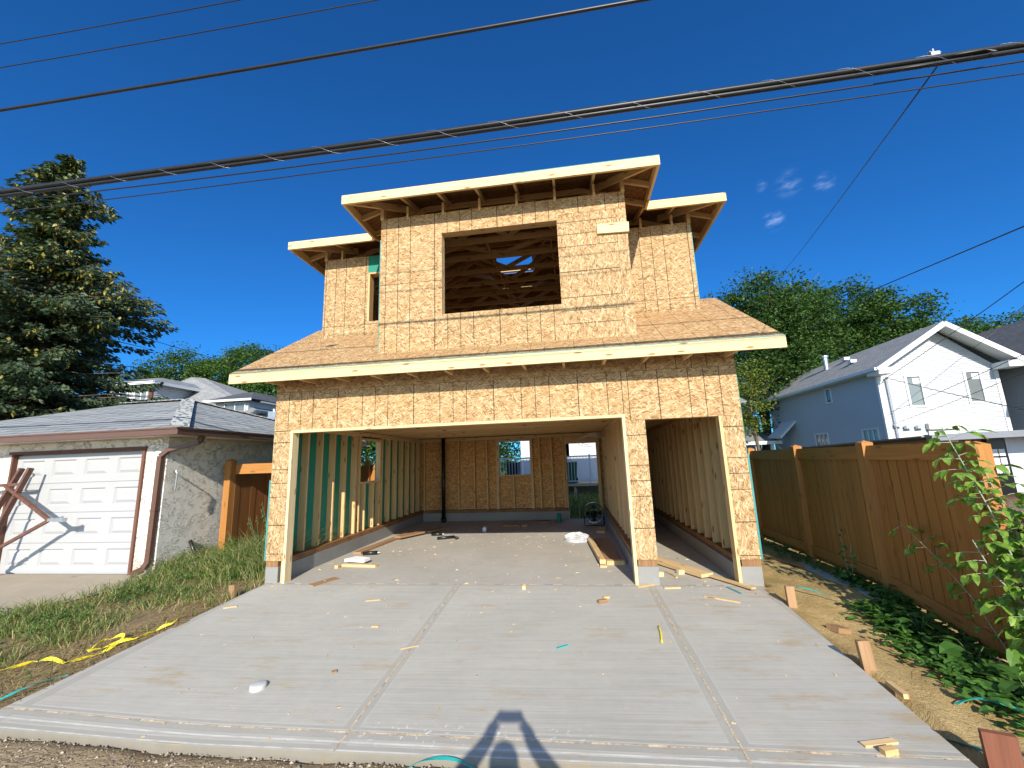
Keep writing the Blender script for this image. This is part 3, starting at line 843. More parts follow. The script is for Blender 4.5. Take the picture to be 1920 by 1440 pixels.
# driveway: three poured panels and the strip along the alley, with fibre joints between
M_fibre = plain('fibre_joint', (0.50, 0.39, 0.26), 0.9, var=.35, scale=40)
with part('driveway', M_drive, None) as m:
    gap = .006
    for a, b in (('L', JL), (JL, JR), (JR, 'R')):
        for part_ in (0, 1):
            n, k = 8, 6
            def at_(i, j):
                t = i / n
                y = t                                           # placeholder, solved per x below
                u = j / k
                for _ in range(3):
                    yy = at_.y if _ else -1.5
                    xa = edge_l(yy) if a == 'L' else a + gap
                    xb = edge_r(yy) if b == 'R' else b - gap
                    x = xa + (xb - xa) * u
                    y0, y1 = (YF(x), YG(x) - gap) if part_ == 0 else (YG(x) + gap, -.012)
                    at_.y = y0 + (y1 - y0) * t
                return (x, at_.y, G(x, at_.y))
            at_.y = -1.5
            dn = lambda p: (p[0], p[1], p[2] - .16)
            for i in range(n):
                for j in range(k):
                    P = [at_(i, j), at_(i, j + 1), at_(i + 1, j + 1), at_(i + 1, j)]
                    m.face(P)
                    if i == 0 and part_: m.face([dn(P[0]), dn(P[1]), P[1], P[0]])
                    if i == n - 1: m.face([dn(P[2]), dn(P[3]), P[3], P[2]])
                    if j == 0: m.face([P[0], P[3], dn(P[3]), dn(P[0])])
                    if j == k - 1: m.face([P[1], dn(P[1]), dn(P[2]), P[2]])
drv = bpy.data.objects['driveway']
M_edge = conc('soiled_concrete_edge', (.25, .225, .18), broom=False)
mb = MB(); n = 60
for i in range(n):
    xa, xb = edge_l(-3) + (edge_r(-3) - edge_l(-3)) * i / n, edge_l(-3) + (edge_r(-3) - edge_l(-3)) * (i + 1) / n
    ya, yb = YF(xa), YF(xb); za, zb = G(xa, ya), G(xb, yb)
    mb.face([(xa, ya - .006, za - .16), (xb, yb - .006, zb - .16), (xb, yb - .003, zb - .006), (xa, ya - .003, za - .006)])
    mb.face([(xa, ya - .003, za - .006), (xb, yb - .003, zb - .006), (xb, yb + .002, zb + .0006), (xa, ya + .002, za + .0006)])
mb.build('driveway_edge', M_edge, drv)
tag(drv, 'new grey broom finished concrete driveway in three panels', None, None, 'structure')
for name_, pts in (('driveway_joint', [(JL, -3.04), (JL, -.01)]), ('driveway_joint', [(JR, -3.11), (JR, -.01)]), ('driveway_joint', [(edge_l(-2.75), YG(-.15)), (edge_r(-3.0), YG(6.6))]), ('driveway_joint', [(.03, -.006), (6.81, -.006)])):
    mb = MB(); (x0, y0), (x1, y1) = pts; n = 60
    for i in range(n):
        q = []
        for t, sgn in ((i / n, -1), (i / n, 1), ((i + 1) / n, 1), ((i + 1) / n, -1)):
            x = x0 + (x1 - x0) * t; y = y0 + (y1 - y0) * t
            r = .0068 + .0022 * math.sin(i * 1.7)
            wv = .0015 * math.sin(i * .9)
            if abs(x1 - x0) < .01: x += sgn * r + wv
            else: y += -sgn * r + wv
            q.append((x, y, G(x, y) + .0012 + .0012 * math.sin(i * 2.3 + sgn)))
        mb.face(q)
    o = mb.build(name_, M_fibre, drv)
with part('garage_floor', M_floor, None) as m: m.box(.2, 6.56, 0.004, D - .14, -.1, 0)
tag(bpy.data.objects['garage_floor'], 'smooth concrete floor of the new garage dusted with wood chips', None, None, 'structure')
with part('old_driveway', M_oldc, None) as m:
    P = [(-12, -3.4), (-3.9, -3.4), (-3.35, -2.4), (-2.72, -1.3), (-2.35, -.75), (-2.12, -.17), (-2.3, .42), (-12, .42)]
    q = [(x, y, .075 * min(0, y) + .012) for x, y in P]
    m.face(q)
tag(bpy.data.objects['old_driveway'], 'stained old concrete pad before the stucco garage', None, None, 'structure')
with part('cleanout_cap', M_cap, None, smooth=True) as m:
    cx, cy = 1.835, -2.376; z = G(cx, cy)
    m.lathe([(.0, .038), (.052, .038), (.062, .034), (.066, .026), (.066, -.02)], (cx, cy, z), 28)
tag(bpy.data.objects['cleanout_cap'], 'round white cleanout cap poking up through the concrete driveway', 'cap')

# ---------------------------------------------------------------- stucco garage on the left
def make_stucco():
    k = NT('stucco'); o = k.obj()
    w = k.n('ShaderNodeTexNoise', {'Vector': o, 'Scale': 5.0, 'Detail': 2.0}).outputs['Color']
    v = k.n('ShaderNodeVectorMath', {0: o, 1: k.n('ShaderNodeVectorMath', {0: w, 'Scale': .22}, operation='SCALE').outputs[0]}, operation='ADD').outputs[0]
    a = k.noise(k.map(v, (1, 1, 1.8)), 13, 3, .55)
    rid = k.math('MULTIPLY', k.rmap(k.math('ABSOLUTE', k.math('SUBTRACT', a, .5)), 0, .045, 1, 0, True), k.rmap(k.noise(o, 6.0, 2), .42, .56))
    n = k.noise(o, 3, 4)
    col = k.mix(k.rmap(n, .3, .7), (.73, .68, .59), (.79, .74, .65))
    z = k.xyz(o)[2]
    col = k.mix(k.rmap(k.math('ADD', z, k.math('MULTIPLY', k.math('SUBTRACT', n, .5), .3)), .30, .05, 0, .75), col, (.34, .27, .21))
    return k.fin(col, .9, k.bump(k.math('ADD', rid, k.math('MULTIPLY', k.noise(o, 70, 3), .12)), 0.9, .022), spec=.15)
M_stucco = make_stucco()
def make_shingle(name, c0, c1, gap=.30, row=.14, curl=1.0, mortar=.006):
    k = NT(name); uv = k.uv()
    j = k.n('ShaderNodeTexNoise', {'Vector': uv, 'Scale': 3.0, 'Detail': 3.0}).outputs['Color']
    v = k.n('ShaderNodeVectorMath', {0: uv, 1: k.n('ShaderNodeVectorMath', {0: j, 'Scale': .025}, operation='SCALE').outputs[0]}, operation='ADD').outputs[0]
    br = k.n('ShaderNodeTexBrick', {'Vector': v, 'Color1': (*c0, 1), 'Color2': (*c1, 1), 'Mortar': tuple(c * .25 for c in c0) + (1,), 'Scale': 1.0, 'Mortar Size': mortar, 'Brick Width': gap, 'Row Height': row, 'Mortar Smooth': .2})
    n = k.noise(uv, 2.2, 5, .65); f = k.noise(uv, 120, 2)
    col = k.mix(k.rmap(n, .35, .7, 0, .5), br.outputs['Color'], [c * .62 for c in c0])
    col = k.mix(k.rmap(f, .45, .7, 0, .35), col, [min(1, c * 1.5) for c in c1])
    x = k.xyz(v)
    saw = k.math('FRACT', k.math('DIVIDE', x[1], row))
    h = k.math('ADD', k.math('MULTIPLY', k.math('SUBTRACT', 1, saw), curl), k.math('MULTIPLY', f, .3))
    return k.fin(col, .9, k.bump(h, .9, .02), spec=.15)
M_sh_old = make_shingle('old_grey_shingles', (.31, .315, .30), (.44, .445, .425), curl=2.6, gap=.9, row=.21, mortar=.026)
M_sh_dark = make_shingle('dark_shingles', (.085, .088, .095), (.13, .13, .14))
M_sh_mid = make_shingle('grey_shingles', (.24, .24, .235), (.31, .31, .30))
M_brown = plain('brown_metal', (.12, .06, .04), .4, spec=.5, var=.06)
M_brownw = make_lumber('brown_trim', (.105, .045, .03), (.16, .07, .045), knots=False)
M_cedar_shade = make_lumber('shaded_cedar', (.13, .055, .018), (.24, .105, .035))  # darker cedar copy, shade on gate boards and in board gaps painted in

GX, GY = -2.30, .40                      # corner of the stucco garage
SG = thing('stucco_garage', (-5.2, 3.3, 0), 'low cream stucco garage with grey hip roof and white panel door', 'garage')
DX0, DX1, DZ = -5.49, -2.765, 2.03
with part('wall', M_stucco, SG) as m:
    y0, y1 = GY, 6.3
    m.box(-9.2, DX0 - .04, GY, GY + .2, -.1, 2.24); m.box(DX1 + .05, GX, GY, GY + .2, -.1, 2.24)
    m.box(DX0 - .04, DX1 + .05, GY, GY + .2, DZ + .07, 2.24)
    m.box(GX - .2, GX, GY + .2, y1, -.1, 2.24); m.box(-9.2, GX - .2, y1 - .2, y1, -.1, 2.24); m.box(-9.2, -9.0, GY + .2, y1 - .2, -.1, 2.24)
with part('garage_door', M_door, SG) as m:
    yd = GY + .075
    m.box(DX0, DX1, yd + .03, yd + .06, -.01, DZ + .02)
    n, rows = 4, 4
    for r in range(rows):
        z0 = DZ * r / rows; z1 = DZ * (r + 1) / rows
        xs = [DX0 + .004] + [DX0 + (DX1 - DX0) * (c + q) / n for c in range(n) for q in (.14, .86)] + [DX1 - .004]
        for c in range(n + 1): m.face([(xs[2 * c], yd - .0065, z0 + .005), (xs[2 * c + 1], yd - .0065, z0 + .005), (xs[2 * c + 1], yd - .0065, z1 - .005), (xs[2 * c], yd - .0065, z1 - .005)])
        for c in range(n):
            for qa, qb in ((z0 + .005, z0 + .12), (z1 - .10, z1 - .005)): m.face([(xs[2 * c + 1], yd - .0065, qa), (xs[2 * c + 2], yd - .0065, qa), (xs[2 * c + 2], yd - .0065, qb), (xs[2 * c + 1], yd - .0065, qb)])
        for qa, qb in ((z0 - .007, z0 + .005),): m.face([(DX0, yd + .012, qa), (DX1, yd + .012, qa), (DX1, yd - .0065, qb), (DX0, yd - .0065, qb)])
        m.face([(DX0, yd - .0065, z1 - .005), (DX1, yd - .0065, z1 - .005), (DX1, yd + .012, z1 - .001), (DX0, yd + .012, z1 - .001)])
        for c in range(n):
            x0 = DX0 + (DX1 - DX0) * (c + .14) / n; x1 = DX0 + (DX1 - DX0) * (c + .86) / n
            za, zb = z0 + .12, z1 - .10
            # raised field with a sloped margin
            i0 = [(x0, yd - .0065, za), (x1, yd - .0065, za), (x1, yd - .0065, zb), (x0, yd - .0065, zb)]
            i1 = None
            i1 = [(x0 + .022, yd + .018, za + .022), (x1 - .022, yd + .018, za + .022), (x1 - .022, yd + .018, zb - .022), (x0 + .022, yd + .018, zb - .022)]; i2 = [(x0 + .07, yd - .004, za + .07), (x1 - .07, yd - .004, za + .07), (x1 - .07, yd - .004, zb - .07), (x0 + .07, yd - .004, zb - .07)]
            for A_, B_ in ((i0, i1), (i1, i2)):
                for k in range(4):
                    k2 = (k + 1) % 4
                    m.face([A_[k], A_[k2], B_[k2], B_[k]])
            m.face(i2)
with part('door_trim', M_brownw, SG) as m:
    m.bar((DX0 - .02, GY + .04, 0), (DX0 - .02, GY + .04, DZ + .02), .04, .09, up=(0, 1, 0)); m.bar((DX1 + .025, GY + .02, 0), (DX1 + .025, GY + .02, DZ + .02), .05, .11, up=(0, 1, 0))
    m.bar((DX0 - .06, GY + .02, DZ + .045), (DX1 + .06, GY + .02, DZ + .045), .11, .05)
EX, EY, EZ = -1.76, .05, 2.36            # eave corner
with part('soffit', M_stucco, SG) as m: m.box(-9.7, EX - .06, EY + .06, 6.8, 2.245, 2.27)
with part('roof', M_sh_old, SG) as m:
    d = 3.1; zp = EZ + d * .335; xl = -9.76
    A = (EX, EY, EZ); B = (EX, EY + 2 * d, EZ); C_ = (xl, EY + 2 * d, EZ); D_ = (xl, EY, EZ)
    Pk = (EX - d, EY + d, zp); Pl = (xl + d, EY + d, zp)
    s_ = math.hypot(1, .335)
    m.slab([D_, A, Pk, Pl], .03, lambda p: (p[0], (p[1] - EY) * s_)); m.slab([A, B, Pk], .03, lambda p: (p[1], (EX - p[0]) * s_))
    m.slab([B, C_, Pl, Pk], .03, lambda p: (p[0], (B[1] - p[1]) * s_)); m.slab([C_, D_, Pl], .03, lambda p: (p[1], (p[0] - xl) * s_))
    # ridge caps along the hips
    def caps(a, b):
        a = Vector(a); b = Vector(b); n = int((b - a).length / .15)
        for i in range(n):
            p = a + (b - a) * (i / n); q = a + (b - a) * ((i + 1.25) / n)
            m.bar(p + Vector((0, 0, .012)), q + Vector((0, 0, .026)), .26, .012)
    caps(A, Pk); caps(Pk, Pl); caps(B, Pk)
with part('gutter', M_brown, SG) as m:
    m.box(-9.76, EX + .07, EY - .09, EY + .01, EZ - .12, EZ - .008); m.box(-9.76, EX + .084, EY - .104, EY - .09, EZ - .03, EZ - .004)
    m.box(EX - .03, EX + .07, EY + .01, 6.3, EZ - .12, EZ - .008); m.box(EX + .07, EX + .084, EY - .104, 6.3, EZ - .03, EZ - .004)
with part('downspout', M_brown, SG) as m:
    pts = [(EX + .0, .50, 2.26), (EX - .02, .48, 2.14), (-2.24, .36, 2.02), (-2.355, .335, 1.92), (-2.365, .335, .22), (-2.38, .28, .12), (-2.43, .14, .07)]
    for a, b in zip(pts, pts[1:]): m.bar(a, b, .085, .065, up=(0, 1, 0) if abs(a[0] - b[0]) < .1 else (0, 0, 1))
    m.box(-2.42, -2.31, .295, .37, 1.02, 1.035)
with part('wall_bracket', M_steel, SG) as m:
    m.tube([(-2.29, .52, 1.66), (-2.16, .47, 1.66), (-2.14, .47, 1.62), (-2.15, .47, 1.34)], .012, 6)
M_rust = plain('rusty_brown_steel', (.13, .058, .038), .55, spec=.4, var=.3, scale=14)
TF = thing('trailer_frame', (-4.0, .05, 0), 'rust brown steel trailer frame stood on end before the white garage door', 'trailer frame')
with part('side_rail', M_rust, TF) as m: m.bar((-5.25, -.02, .42 - .35), (-4.80, .22, 1.80), .075, .05, up=(1, 0, 0))
with part('side_rail', M_rust, TF) as m: m.bar((-5.75, .10, .10), (-5.08, .28, 1.80), .075, .05, up=(1, 0, 0))
with part('cross_bar', M_rust, TF) as m: m.bar((-6.1, .16, 1.50), (-4.88, .19, 1.53), .05, .05)
with part('tongue', M_rust, TF) as m: m.bar((-5.2, .17, 1.52), (-4.06, .085, .945), .05, .05)
with part('tongue', M_rust, TF) as m: m.bar((-5.25, -.04, .30), (-4.06, .085, .93), .045, .045)
with part('coupler', M_steel, TF) as m:
    m.bar((-4.06, .085, .94), (-3.96, .10, .935), .06, .05); m.bar((-3.96, .10, .935), (-3.80, .12, .93), .075, .06); m.tube([(-3.9, .115, .955), (-3.84, .12, .985)], .014, 6)
with part('bolt', M_rust, TF) as m: m.bar((-4.93, .12, 1.33), (-4.80, .06, 1.31), .02, .02); m.bar((-5.2, -.06, .31), (-5.05, -.10, .30), .02, .02)

# ---------------------------------------------------------------- fences
def boards(mb, ax, fixed, a, b, z0f, z1, th=.018, wd=.14, gapf=.004, side=0):
    p = a
    while p < b - .02:
        w = min(wd, b - p)
        z0 = z0f(p + w / 2); g = random.uniform(.0, gapf); dy = random.uniform(-.003, .003)
        off = (random.uniform(0, 50), random.uniform(0, 50))
        if ax == 'y': mb.bar((fixed + dy, p + w / 2, z0), (fixed + dy, p + w / 2, z1), w - g, th, up=(1, 0, 0), off=off)
        else: mb.bar((p + w / 2, fixed + dy, z0), (p + w / 2, fixed + dy, z1), w - g, th, up=(0, 1, 0), off=off)
        p += wd
FX = 8.16
RF = thing('wooden_fence', (FX, 1.0, 0), 'tall orange brown cedar fence of vertical boards on the right of the driveway', 'fence')
ftop = lambda y: 1.66
posts = (5.0, 3.25, 1.47, -.16, -1.62)
with part('fence_boards', M_cedar, RF) as m:
    for a, b in ((-1.6, -.22), (-.10, 1.41), (1.53, 3.19), (3.31, 4.94), (5.06, 6.6)):
        boards(m, 'y', FX, a, b, lambda y: H_(FX, y) + (.03 if y > 0 else .05), 1.58 if b > -.1 else 1.56, gapf=.018)
with part('gap_shade_sheet', M_cedar_shade, RF) as m:  # dark sheet added behind the boards so their gaps look shaded
    for a, b in ((-1.6, -.22), (-.10, 1.41), (1.53, 3.19), (3.31, 4.94), (5.06, 6.6)):
        m.face([(FX + .016, b, H_(FX, b) + .06), (FX + .016, a, H_(FX, a) + .06), (FX + .016, a, 1.55), (FX + .016, b, 1.55)]); m.face([(FX + .022, a, H_(FX, a) + .06), (FX + .022, b, H_(FX, b) + .06), (FX + .022, b, 1.55), (FX + .022, a, 1.55)])
with part('top_rail', M_cedar, RF) as m:
    for a, b in ((-1.55, -.225), (-.095, 1.405), (1.535, 3.185), (3.315, 4.935), (5.06, 6.6)):
        m.bar((FX - .02, a, 1.578), (FX - .02, b, 1.578), .04, .17)
with part('bottom_rail', M_cedar, RF) as m:
    for a, b in ((-1.55, -.225), (-.095, 1.405), (1.535, 3.185), (3.315, 4.935)):
        m.bar((FX - .018, a, H_(FX, a) + .16), (FX - .018, b, H_(FX, b) + .16), .036, .14)
for y in posts:
    with part('fence_post', M_cedar, RF) as m:
        z0 = H_(FX, y) - .25; zt = 1.73 if y > -1 else 1.66
        m.bar((FX - .02, y, z0), (FX - .02, y, zt - .03), .125, .125, up=(0, 1, 0))
        c = Vector((FX - .02, y, zt)); q = [Vector((FX - .02 + i * .0625, y + j * .0625, zt - .03)) for i, j in ((-1, -1), (1, -1), (1, 1), (-1, 1))]
        for k in range(4): m.face([q[k], q[(k + 1) % 4], c])
LF = thing('gate_fence', (-1.2, 1.5, 0), 'short cedar fence between the stucco garage and the new house behind tall grass', 'fence')
with part('fence_boards', M_cedar_shade, LF) as m:
    boards(m, 'x', 2.75, -1.97, -.05, lambda x: .02, 1.50); boards(m, 'y', -1.99, 1.57, 2.73, lambda y: .02, 1.62)
with part('top_rail', M_cedar, LF) as m: m.bar((-1.98, 1.57, 1.66), (-.03, 1.57, 1.66), .04, .19)
with part('back_rail', M_cedar, LF) as m: m.bar((-1.97, 2.71, 1.44), (-.05, 2.71, 1.44), .04, .12)
with part('fence_post', M_cedar, LF) as m:
    m.bar((-2.05, 1.5, -.1), (-2.05, 1.5, 1.83), .13, .13, up=(0, 1, 0)); c = (-2.05, 1.5, 1.87)
    q = [(-2.05 + i * .065, 1.5 + j * .065, 1.83) for i, j in ((-1, -1), (1, -1), (1, 1), (-1, 1))]
    for k in range(4): m.face([q[k], q[(k + 1) % 4], c])
with part('rail_block', M_cedar, LF) as m: m.bar((-2.17, 1.50, 1.66), (-2.116, 1.50, 1.66), .09, .13)
BF = thing('back_fence', (-3, 7.2, 0), 'cedar yard fence glimpsed through the side window opening of the garage', 'fence')
with part('fence_boards', M_cedar, BF) as m: boards(m, 'x', 7.2, -6.0, -.2, lambda x: .02, 1.55)
for x in (-4.0, -2.05):
    with part('fence_post', M_cedar, BF) as m: m.bar((x, 7.12, -.1), (x, 7.12, 1.8), .13, .13, up=(0, 1, 0))
with part('top_rail', M_cedar, BF) as m: m.bar((-6, 7.17, 1.6), (-.2, 7.17, 1.6), .04, .12)

# ---------------------------------------------------------------- houses
def make_siding(name, c):
    k = NT(name); o = k.obj(); n = k.noise(o, 1.2, 4)
    return k.fin(k.mix(k.rmap(n, .3, .7), [x * .95 for x in c], c), .5, spec=.35)
M_side = make_siding('white_vinyl_siding', (.50, .51, .525))
M_glass = plain('dark_window_glass', (.10, .115, .12), .06, spec=.9, var=.3, scale=1.5)
M_glass2 = plain('pale_window_blind', (.17, .19, .185), .12, spec=.7, var=.15, scale=1)
def laps_y(mb, y, x0, x1, z0, z1f, h=.105, holes=()):
    """lap siding on a wall facing -y; z1f(x0,x1,z) clips a gable; holes: x0,x1,z0,z1"""
    z = z0
    while True:
        a, b = z1f(z)
        if a is None: break
        zt = z + h; at_, bt_ = z1f(zt)
        if at_ is None: at_ = bt_ = (a + b) / 2
        segs = [(a, b)]
        for hx0, hx1, hz0, hz1 in holes:
            if z < hz1 and zt > hz0:
                ns = []
                for s0, s1 in segs:
                    if hx0 > s0: ns.append((s0, min(s1, hx0)))
                    if hx1 < s1: ns.append((max(s0, hx1), s1))
                segs = [s for s in ns if s[1] > s[0] + .01]
        for s0, s1 in segs:
            mb.face([(s0, y - .03, z), (s1, y - .03, z), (bt_ if s1 == b else s1, y - .004, zt), (at_ if s0 == a else s0, y - .004, zt)])
            mb.face([(s0, y - .0, z), (s1, y - .0, z), (s1, y - .03, z), (s0, y - .03, z)])
        z = zt
def laps_x(mb, x, y0, y1, z0, z1, h=.105, holes=()):
    z = z0
    while z < z1 - .01:
        zt = z + h; segs = [(y0, y1)]
        for a0, a1, hz0, hz1 in holes:
            if z < hz1 and zt > hz0:
                ns = []
                for s0, s1 in segs:
                    if a0 > s0: ns.append((s0, min(s1, a0)))
                    if a1 < s1: ns.append((max(s0, a1), s1))
                segs = [s for s in ns if s[1] > s[0] + .01]
        for s0, s1 in segs:
            mb.face([(x - .03, s1, z), (x - .03, s0, z), (x - .004, s0, zt), (x - .004, s1, zt)])
            mb.face([(x, s1, z), (x, s0, z), (x - .03, s0, z), (x - .03, s1, z)])
        z = zt
def window(parent, kind, at, a0, a1, z0, z1, fw=.09, mull=0, glass=None, paper=False):
    """framed window; kind 'y' faces -y at y=at, kind 'x' faces -x at x=at"""
    def B(mb, s0, s1, d0, d1, u0, u1):
        if kind == 'y': mb.box(s0, s1, at + d0, at + d1, u0, u1)
        else: mb.box(at + d0, at + d1, s0, s1, u0, u1)
    mb = MB()
    B(mb, a0 - fw, a0, -.05, .03, z0 - fw, z1 + fw); B(mb, a1, a1 + fw, -.05, .03, z0 - fw, z1 + fw)
    B(mb, a0, a1, -.05, .03, z1, z1 + fw); B(mb, a0, a1, -.05, .03, z0 - fw, z0)
    for i in range(mull):
        c = a0 + (a1 - a0) * (i + 1) / (mull + 1); B(mb, c - .03, c + .03, -.03, .02, z0, z1)
    w = mb.build('window', M_white, parent)
    mb = MB(); B(mb, a0, a1, .0, .015, z0, z1); mb.build('pane', glass or M_glass, w)
    if paper:
        mb = MB(); c = (a0 + a1) / 2; B(mb, c - .02, c + .32, -.006, -.001, z1 - .30, z1 - .06); mb.build('sticker', M_white, w)
    return w

WH = thing('white_house', (20.2, 18.5, 0), 'two-storey pale grey vinyl sided house with white gable end beyond the cedar fence', 'house')
hx0, hx1, hy0, hy1 = 17.9, 22.42, 14.0, 24.2
he = 4.92; hxm = (hx0 + hx1) / 2 + .15; hpk = 6.58
def gab(z):
    if z < he: return hx0 + .05, hx1 - .05
    t = (z - he) / (hpk + .08 - he)
    return (None, None) if t > .98 else (hx0 + (hxm - hx0) * t, hx1 - (hx1 - hxm) * t)
W1 = (19.0, 19.50, 3.36, 4.60); W2 = (21.25, 21.75, 3.42, 4.66)
SH = (19.35, 20.55, -.3, 2.32)
with part('siding', M_side, WH) as m:
    laps_y(m, hy0, hx0, hx1, -.3, gab, .105, [W1, W2, SH])
    laps_x(m, hx0, hy0 + .05, hy1, -.3, he, .105, [(17.35, 17.85, 4.0, 4.75), (18.2, 19.4, 1.4, 2.5), (14.5, 15.6, 1.4, 2.5)])
with part('wall', M_side, WH) as m: m.box(hx0 + .002, hx1, hy0 + .002, hy1, -.3, he)
with part('corner_trim', M_white, WH) as m:
   
    m.box(hx0 - .045, hx0 + .1, hy0 - .045, hy0 + .08, -.3, he)
with part('corner_trim', M_white, WH) as m: m.box(hx1 - .1, hx1 + .045, hy0 - .045, hy0 + .08, -.3, he)
with part('roof', M_sh_mid, WH) as m:
    ov = .55; sl = (hpk + .2 - he) / (hxm - hx0 + .3); yA, yB = hy0 - .75, hy1 + .4
    zl = he + .05
    A = (hx0 - .42, yA, zl); B = (hx0 - .42, yB, zl); C_ = (hxm, yB, hpk + .22); D_ = (hxm, yA, hpk + .22); E_ = (hx1 + .55, yA, zl); F_ = (hx1 + .55, yB, zl)
    m.slab([B, A, D_, C_], .05, lambda p: (p[1], math.hypot(p[0] - hx0, p[2] - he))); m.slab([E_, F_, C_, D_], .05, lambda p: (p[1], math.hypot(p[0] - hx1, p[2] - he)))
with part('bargeboard', M_white, WH) as m:
    m.bar((hx0 - .42, yA - .02, zl - .1), (hxm, yA - .02, hpk + .10), .04, .2); m.bar((hx1 + .55, yA - .02, zl - .1), (hxm, yA - .021, hpk + .10), .04, .2)
with part('soffit', M_white, WH) as m:
    for xa, xb in ((hx0 - .40, hx0 + .15), (hx1 - .15, hx1 + .52)):
        m.box(xa, xb, yA - .01, hy0 - .03, he - .22, he + .04)
    m.slab([(hx0 - .4, yA, zl - .06), (hx0 - .4, hy0, zl - .06), (hxm, hy0, hpk + .14), (hxm, yA, hpk + .14)], .02)
    m.slab([(hx1 + .5, hy0, zl - .06), (hx1 + .5, yA, zl - .06), (hxm, yA, hpk + .14), (hxm, hy0, hpk + .14)], .02)
    m.box(hx0 - .40, hx0 - .02, hy0 - .03, hy1, he - .06, he - .03)
with part('gutter', M_white, WH) as m: m.box(hx0 - .54, hx0 - .43, yA, yB, he - .06, he + .06)
with part('downspout', M_white, WH) as m: m.tube([(hx0 - .45, hy1 - .2, he - .05), (hx0 - .06, hy1 - .2, he - .25), (hx0 - .06, hy1 - .2, 0)], .04, 6)
window(WH, 'y', hy0, *W1, glass=M_glass2, paper=True); window(WH, 'y', hy0, *W2, glass=M_glass2, paper=True)
window(WH, 'x', hx0, 17.4, 17.8, 4.05, 4.7, .07); window(WH, 'x', hx0, 18.25, 19.35, 1.45, 2.45, .07, 2, M_glass2); window(WH, 'x', hx0, 14.55, 15.5, 1.45, 2.45, .07, 2, M_glass2)
M_cream = plain('cream_shutter', (.70, .66, .56), .5, var=.04)
with part('roller_shutter', M_cream, WH) as m: m.box(19.35, 20.6, hy0 - .2, hy0 - .03, 2.32, 2.58)
with part('door', M_white, WH) as m: m.box(19.40, 20.5, hy0 - .06, hy0 - .02, -.3, 2.3)
with part('service_mast', M_steel, WH) as m: m.tube([(18.2, hy0 - .1, 1.0), (18.17, hy0 - .1, 4.6)], .035, 6); m.tube([(18.17, hy0 - .1, 4.55), (18.17, hy0 - .16, 4.62)], .05, 6)
for x, z in ((18.62, 2.45), (19.05, 2.44), (18.25, 2.55)):
    with part('flood_lamp', M_steel, WH) as m: m.bar((x - .12, hy0 - .14, z), (x + .12, hy0 - .14, z + .02), .14, .13); m.bar((x, hy0 - .1, z), (x, hy0, z - .08), .05, .05)
with part('chimney_flue', M_steel, WH) as m: m.tube([(19.4, 20.0, 5.6), (19.4, 20.0, 6.9)], .12, 10); m.tube([(19.4, 20.0, 6.9), (19.4, 20.0, 7.0)], .18, 10)
for x, y in ((18.9, 17.0), (19.6, 18.6)):
    with part('roof_vent', M_white, WH) as m: zz = he + .15 + (x - hx0 + .42) * .66; m.bar((x, y - .15, zz), (x, y + .15, zz), .28, .16)
with part('porch_hood', M_white, WH) as m:
    m.slab([(hx0 - 1.0, 22.9, 2.5), (hx0 - 1.0, 21.2, 2.5), (hx0 - .02, 21.2, 3.45), (hx0 - .02, 22.9, 3.45)], .12); m.bar((hx0 - .9, 22.8, 2.42), (hx0 - .05, 22.8, 1.5), .06, .06)
GH = thing('grey_house', (27, 18, 0), 'neighbouring house with dark shingle roof rising behind the white gable', 'house')
with part('wall', M_side, GH) as m: m.box(23.7, 31, 10.5, 25.5, -.3, 5.0); laps_x(m, 23.7, 10.55, 25.4, -.3, 5.0, .12)
with part('roof', M_sh_dark, GH) as m:
    a, b, c, d = (23.15, 9.9, 5.0), (31.5, 9.9, 5.0), (31.5, 26, 5.0), (23.15, 26, 5.0); p1 = (27.3, 14.1, 7.7); p2 = (27.3, 21.8, 7.7)
    m.slab([a, b, p1], .05, lambda p: (p[0], p[1] * 1.25)); m.slab([d, a, p1, p2], .05, lambda p: (p[1], p[0] * 1.25)); m.slab([b, c, p2, p1], .05, lambda p: (p[1], p[0] * 1.25)); m.slab([c, d, p2], .05)
with part('gutter', M_white, GH) as m: m.box(23.03, 31.5, 9.8, 9.9, 4.9, 5.02); m.box(23.03, 23.14, 9.9, 26, 4.9, 5.02)
with part('roof_vent', M_white, GH) as m: m.bar((24.6, 17.2, 6.0), (24.9, 17.2, 6.15), .3, .2)

# white walled garage at the far right edge, by the fence end
RG = thing('white_garage', (11.6, 3, 0), 'low white rendered garage with grey eave at the right edge behind the sapling', 'garage')
M_render = plain('white_render', (.62, .63, .66), .85, var=.06, scale=2)
M_dgrey = plain('grey_eave_metal', (.20, .21, .23), .45, spec=.5, var=.08)
with part('wall', M_render, RG) as m: m.box(10.68, 16, 1.0, 6.2, -.3, 1.74)
with part('eave', M_dgrey, RG) as m: m.bar((9.45, .62, 1.735), (16, .62, 1.835), .10, .075); m.bar((9.45, .66, 1.77), (16, .66, 1.87), .10, .03)
with part('roof', M_sh_mid, RG) as m: m.slab([(9.4, .68, 1.775), (16, .68, 1.87), (16, 6.4, 1.74), (9.4, 6.4, 1.65)], .02)
with part('support_post', M_white, RG) as m: m.box(9.72, 9.86, .70, .82, -.3, 1.72)
with part('door', M_black, RG) as m: m.box(10.45, 10.66, 1.0, 1.08, -.3, 1.70)
with part('door_window', M_white, RG) as m:
    for i in range(2):
        for j in range(3): m.box(10.47 + .09 * i, 10.545 + .09 * i, .985, .999, 1.22 + .12 * j, 1.315 + .12 * j)

